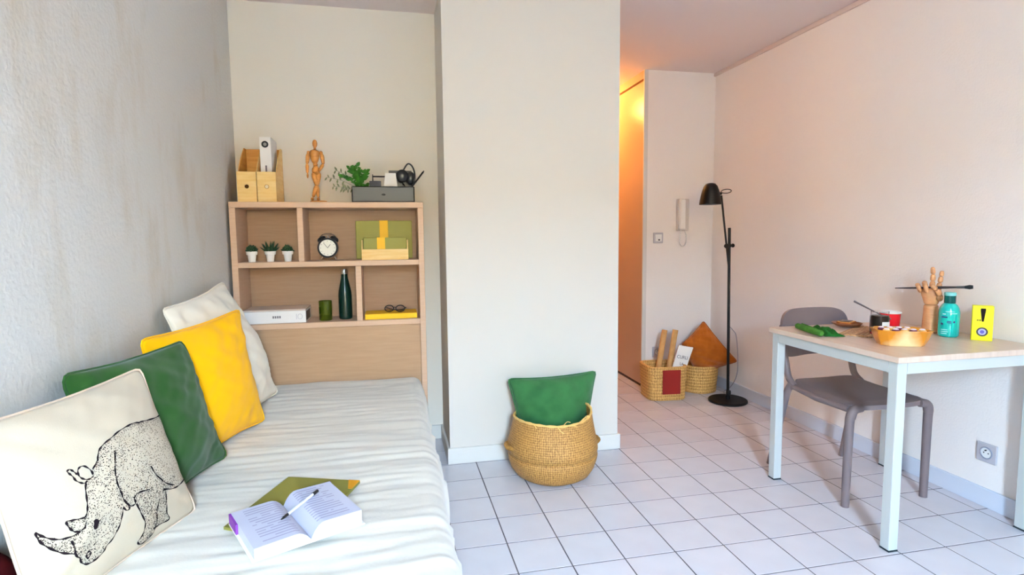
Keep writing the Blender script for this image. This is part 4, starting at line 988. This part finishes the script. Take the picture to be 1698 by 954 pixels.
# placemat
pm = MB(); c_, s_ = Vector((.53, -.85, 0)), Vector((.85, .53, 0)); o_ = Vector((1.902, 2.080, 0))
pmq = [o_, o_ + c_ * .135, o_ + c_ * .135 + s_ * .30, o_ + s_ * .30]
n = 16; vs = []
for i in range(n + 1):
    for j in range(7):
        p = o_ + s_ * (.30 * i / n) + c_ * (.135 * j / 6); vs.append((p.x, p.y, 0))
pmt = thing('placemat', 'brown woven straw placemat lying under the jam jar', 'placemat', (2.07, 2.10, Z0))
for k in range(9):
    a = o_ + c_ * (.135 * (k + .5) / 9) + Vector((0, 0, Z0 + .0032)); part(MB().tube([a, a + s_ * .15, a + s_ * .30], [.0075, .0075, .0075], 6), 'straw_braid', MATW, pmt, world=True, smooth=True)
for ob in pmt.children:
    for v in ob.data.vertices: v.co.z = (v.co.z - .0032) * .42 + .0032
# green cloths
na = thing('cloth_napkin', 'rolled light green napkin at the far corner of the table', 'napkin', (1.81, 2.14, Z0))
part(MB().tube(spline([(1.840, 2.255, Z0 + .015), (1.818, 2.18, Z0 + .0155), (1.800, 2.10, Z0 + .0155), (1.792, 2.045, Z0 + .0145)], 6), [.010] + [.0135] * 17 + [.009], 12), 'rolled_cloth', NAPK2, na, world=True, smooth=True)
part(MB().tube(spline([(1.850, 2.235, Z0 + .026), (1.826, 2.16, Z0 + .0265), (1.812, 2.10, Z0 + .025)], 6), .0035, 6), 'cloth_edge', NAPK2, na, world=True, smooth=True)
nb2 = thing('cloth_napkin', 'crumpled dark green napkin beside the straw placemat', 'napkin', (1.865, 2.12, Z0))
mb = MB(); vs = []; nU, nV = 40, 30
ax, ay = Vector((-.30, -.954, 0)), Vector((.954, -.30, 0))
for i in range(nU + 1):
    for j in range(nV + 1):
        u, v = i / nU, j / nV; e = (sin(pi * u) * sin(pi * v)) ** .4
        sx_ = (u - .5) * (.21 + .02 * noise.noise(Vector((v * 3, 1, 2)))); sy_ = (v - .5) * (.085 + .02 * noise.noise(Vector((u * 4, 5, 2))))
        z = e * (.018 + .009 * sin(v * 16 + u * 4) + .009 * noise.noise(Vector((u * 7, v * 5, .3))))
        p = Vector((1.882, 2.135, Z0 + .0012)) + ax * sx_ + ay * sy_; vs.append((p.x, p.y, p.z + max(z, 0)))
mb.add(vs, [(i * (nV + 1) + j, i * (nV + 1) + j + 1, (i + 1) * (nV + 1) + j + 1, (i + 1) * (nV + 1) + j) for i in range(nU) for j in range(nV)])
part(mb, 'folded_cloth', NAPK, nb2, world=True, smooth=180)
# wooden saucer with jam toast
ds = thing('wooden_dish', 'small round wooden dish at the back of the straw placemat', 'dish', (2.090, 2.232, Z0 + .0065))
part(MB().lathe([(0, 0), (.040, 0), (.058, .008), (.064, .016), (.061, .0165), (.052, .010), (.036, .005), (0, .005)], 36), 'dish_body', WDISH, ds, smooth=True)
br = thing('bread_slice', 'slice of bread spread with dark jam on the wooden dish', 'bread', (2.088, 2.230, Z0 + .0165), rotz=.5)
pr = [(-.036, -.030), (.036, -.030), (.040, .0), (.044, .018), (.034, .034), (.012, .030), (0, .034), (-.012, .030), (-.034, .034), (-.044, .018), (-.040, 0)]
part(MB().prism(pr, 'z', .0, .012), 'crust', CRUST, br, bevel=.003); part(MB().prism([(x * .93, y * .9) for x, y in pr], 'z', .0035, .0132), 'crumb', BREAD, br)
part(MB().prism([(x * .72 - .006, y * .66) for x, y in pr], 'z', .0133, .0165), 'jam_spread', JAM, br, bevel=.0012)
# jam jar and spoon
jx, jy = 2.058, 2.020
jr = thing('jam_jar', 'glass jar of dark red jam with a white label', 'jar', (jx, jy, Z0 + .0065))
part(MB().lathe([(0, 0), (.032, 0), (.036, .004), (.0370, .02), (.0370, .074), (.034, .084), (.0335, .098), (.0315, .098), (.0315, .085), (.0345, .073), (.0345, .008), (0, .005)], 36), 'glass_body', GLASSC, jr, smooth=True)
part(MB().lathe([(0, .0056), (.0342, .0085), (.0342, .071), (.0315, .080), (0, .0805)], 32), 'jam', JAM, jr, smooth=True)
lb = MB(); n = 14; vs = []
for i in range(n + 1):
    a = radians(-152 + 60 * i / n) + .55
    for z in (.018, .056): vs.append((.0375 * cos(a), .0375 * sin(a), z))
lb.add(vs, [(2 * i, 2 * i + 2, 2 * i + 3, 2 * i + 1) for i in range(n)]); part(lb, 'paper_label', PAPER, jr, smooth=True)
part(MB().tube([(.0336 * cos(2 * pi * i / 32), .0336 * sin(2 * pi * i / 32), .097) for i in range(32)], .0016, 6, closed=True), 'glass_rim', GLASSC, jr, smooth=True)
spn = thing('teaspoon', 'steel teaspoon sticking up out of the jam jar', 'spoon', (jx, jy, Z0 + .06))
p0, p1 = Vector((.018, -.016, .018)), Vector((-.086, .052, .086))
part(MB().tube([p0, p0.lerp(p1, .3), p0.lerp(p1, .7), p1], [.0022, .0022, .0036, .0042], 8), 'handle', STEELM, spn, smooth=True); part(MB().ell(p0 + Vector((.006, -.004, -.004)), (.012, .010, .003)), 'bowl', STEELM, spn, smooth=True)
mg = thing('mug', 'red enamel mug with white rim behind the jam jar', 'mug', (2.172, 2.080, Z0 + .0065))
part(MB().lathe([(0, 0), (.035, 0), (.038, .004), (.041, .080), (.0385, .080), (.0355, .006), (0, .005)], 32), 'body', REDM, mg, smooth=True)
part(MB().tube([(.0405 * cos(2 * pi * i / 32), .0405 * sin(2 * pi * i / 32), .082) for i in range(32)], .0042, 8, closed=True), 'rim', CERAM, mg, smooth=True)
part(MB().lathe([(.0345, .007), (.0380, .079)], 28), 'inside_glaze', CERAM, mg, smooth=True)
# amber oven dish with iced pastries
ax_ = atan2(-.41, .91)
od = thing('oven_dish', 'amber glazed octagonal oven dish at the near edge of the table', 'dish', (1.965, 1.828, Z0), ax_)
def octo(L, W, ch_, z): return [(-L, -W + ch_, z), (-L + ch_, -W, z), (L - ch_, -W, z), (L, -W + ch_, z), (L, W - ch_, z), (L - ch_, W, z), (-L + ch_, W, z), (-L, W - ch_, z)]
rings = [octo(.076, .044, .022, 0), octo(.088, .054, .024, .028), octo(.094, .060, .025, .056), octo(.098, .064, .026, .060), octo(.097, .063, .026, .063), octo(.089, .056, .024, .061), octo(.080, .048, .022, .028), octo(.066, .036, .02, .008)]
mb = MB(); vs = [v for r_ in rings for v in r_]; fs = [(i * 8 + k, i * 8 + (k + 1) % 8, (i + 1) * 8 + (k + 1) % 8, (i + 1) * 8 + k) for i in range(7) for k in range(8)] + [tuple(range(7, -1, -1)), tuple(range(56, 64))]
mb.add(vs, fs); part(mb, 'dish_body', AMBER, od, bevel=.006, segs=3, smooth=50)
part(MB().prism([(v[0] * .97, v[1] * .97) for v in octo(.086, .053, .023, 0)], 'z', .038, .050), 'batter_filling', BREAD, od)
rg = random.Random(9)
for k in range(9):
    lx, ly = -.062 + .124 * (k % 5) / 4 + rg.uniform(-.001, .001), (-.028 if k < 5 else .020) + rg.uniform(-.001, .001)
    wv = Matrix.Rotation(ax_, 3, 'Z') @ Vector((lx, ly, 0))
    o = thing('pastry_bun', 'small berry bun topped with white icing in the amber dish', 'bun', (1.965 + wv.x, 1.828 + wv.y, Z0 + .0503), rg.uniform(0, 3), group='iced buns in the amber dish')
    part(MB().ell((0, 0, .0090), (.0140, .0130, .0085)), 'bun', PLUMF if k % 2 else BREAD, o, smooth=True); part(MB().ell((0, 0, .0145), (.0105, .010, .0045)), 'icing', PINKF, o, smooth=True)
# wooden hand holding a paintbrush
hd = thing('wooden_hand', 'jointed wooden artist hand model holding a paintbrush', 'hand model', (2.325, 2.020, Z0), atan2(-.755, .656))
def hp_(name, mb): return part(mb, name, WOODH, hd, smooth=True)
hp_('base', MB().lathe([(.034, 0), (.035, .003), (.034, .008), (0, .009)], 28))
hp_('forearm', MB().lathe([(.031, .009), (.030, .03), (.0285, .07), (.0275, .105), (.0265, .120), (.020, .126), (0, .128)], 28))
hp_('palm', MB().tube([(0, 0, .124), (0, 0, .128), (-.001, 0, .145), (-.002, 0, .165), (-.003, .001, .183), (-.003, .002, .193), (-.003, .002, .197)], [.020, .0255, .030, .035, .038, .034, .024], 18))
for pp in hd.children:
    if pp.name.startswith('palm'):
        for v in pp.data.vertices: v.co.y *= .55
def seg(a, b, ra, rb): return MB().limb(a, b, ra, rb, 10, .06)
def fing(name, pts, r):
    pts = [Vector(p) for p in pts]; mb = MB()
    for i in range(len(pts) - 1): mb.limb(pts[i], pts[i + 1], r * (1 - .10 * i), r * (1 - .10 * (i + 1)), 10, .06)
    return hp_(name, mb)
fing('finger', [(.000, .004, .190), (.001, .004, .228), (.001, .003, .258), (-.002, .001, .290)], .0118)      # raised middle finger pair
fing('finger', [(.022, .004, .188), (.026, .004, .222), (.030, .003, .250), (.032, .001, .274)], .0112)
fing('finger', [(-.020, .003, .186), (-.028, -.006, .222), (-.026, -.030, .216), (-.016, -.034, .178)], .0112)   # curled round the brush
fing('finger', [(-.036, .004, .176), (-.052, -.004, .208), (-.052, -.024, .212), (-.043, -.030, .186)], .0104)
fing('thumb', [(.028, -.008, .146), (.030, -.028, .170), (.016, -.040, .194), (-.004, -.044, .216)], .0122)
pbx = thing('paintbrush', 'long dark paintbrush held across the wooden hand', 'paintbrush', (2.325, 2.020, Z0 + .19), atan2(-.755, .656))
b0, b1 = Vector((-.135, .010, .000)), Vector((.138, -.026, .020)); dd = b1 - b0
part(MB().tube([b0, b0 + dd * .25, b0 + dd * .6, b0 + dd * .80], [.0022, .0042, .0060, .0046], 10), 'handle', BRUSHM, pbx, smooth=True)
part(MB().tube([b0 + dd * .80, b0 + dd * .90], [.0052, .0060], 10), 'ferrule', CHAR, pbx, smooth=True); part(MB().tube([b0 + dd * .90, b0 + dd * .96, b1], [.0062, .0095, .0075], 10), 'bristles', BRISTLE, pbx, smooth=True)
# teal bottle
tbx = thing('plastic_bottle', 'teal plastic bottle with dark teal cap beside the wooden hand', 'bottle', (2.312, 1.925, Z0), atan2(-.635, .772))
part(MB().lathe([(0, 0), (.031, 0), (.036, .005), (.0372, .02), (.0375, .085), (.0372, .105), (.034, .122), (.027, .135), (.020, .142), (0, .142)], 40), 'body', TEAL, tbx, smooth=True)
part(MB().lathe([(.0185, .1425), (.0205, .144), (.0205, .174), (0, .174)], 28), 'cap', TEALD, tbx, smooth=True); part(MB().lathe([(.0212, .1745), (.0212, .185), (.019, .188), (0, .188)], 28), 'cap_top', TEALL, tbx, smooth=True)
def cyl_marks(R, items):
    mb = MB()
    for (a0, a1, z0, z1) in items:
        n = 5; vs = []
        for i in range(n + 1):
            a = radians(-90) + (a0 + (a1 - a0) * i / n) / R
            for z in (z0, z1): vs.append((R * cos(a), R * sin(a), z))
        mb.add(vs, [(2 * i, 2 * i + 2, 2 * i + 3, 2 * i + 1) for i in range(n)])
    return mb
part(cyl_marks(.0379, [(-.014, .002, .066, .070), (-.014, .002, .060, .064), (.008, .016, .062, .070), (-.034, -.012, .082, .088), (-.036, -.026, .052, .060)]), 'dark_print', mat('navy_print', C(24, 60, 110), .5, .3), tbx)
part(cyl_marks(.0379, [(-.020, .012, .108, .110), (-.004, .022, .100, .103), (-.03, -.018, .096, .100), (-.034, -.010, .030, .033), (-.034, -.008, .022, .025), (-.034, -.012, .014, .017)]), 'pale_print', mat('mint_print', C(170, 236, 236), .4, .4), tbx)
# yellow box
yb = thing('carton', 'bright yellow carton printed with a black exclamation mark', 'box', (2.358, 1.823, Z0), atan2(-.075, .068) + .0)
W, D, H = .0335, .020, .142
part(MB().box(-W, W, -D, D, 0, H), 'carton_body', YBOX, yb, bevel=.0012, segs=1)
yf = -D - .0005
part(MB().add([(-.0085, yf, .126), (.0085, yf, .126), (.0075, yf, .132), (-.0075, yf, .132), (-.0032, yf, .078), (.0032, yf, .078)], [(4, 5, 1, 0), (0, 1, 2, 3)]), 'exclamation_stroke', INK, yb)
n = 24
for nm, r_, m_, k in (('emblem_ring', .0185, mat('dark_emblem', C(64, 58, 62), .5, .3), 0), ('emblem_disc', .0130, LILAC, 1), ('emblem_core', .007, VIOL, 2)):
    part(MB().add([(.0 + r_ * cos(2 * pi * i / n), yf - .0003 * k, .036 + r_ * sin(2 * pi * i / n)) for i in range(n)], [tuple(range(n))]), nm, m_, yb)
part(MB().add([(-.019, yf, .080), (-.013, yf, .080), (-.013, yf, .086), (-.019, yf, .086), (-.0115, yf, .080), (-.0055, yf, .080), (-.0055, yf, .086), (-.0115, yf, .086)], [(0, 1, 2, 3), (4, 5, 6, 7)]), 'small_print', mat('olive_print', C(120, 110, 20), .6, .3), yb)
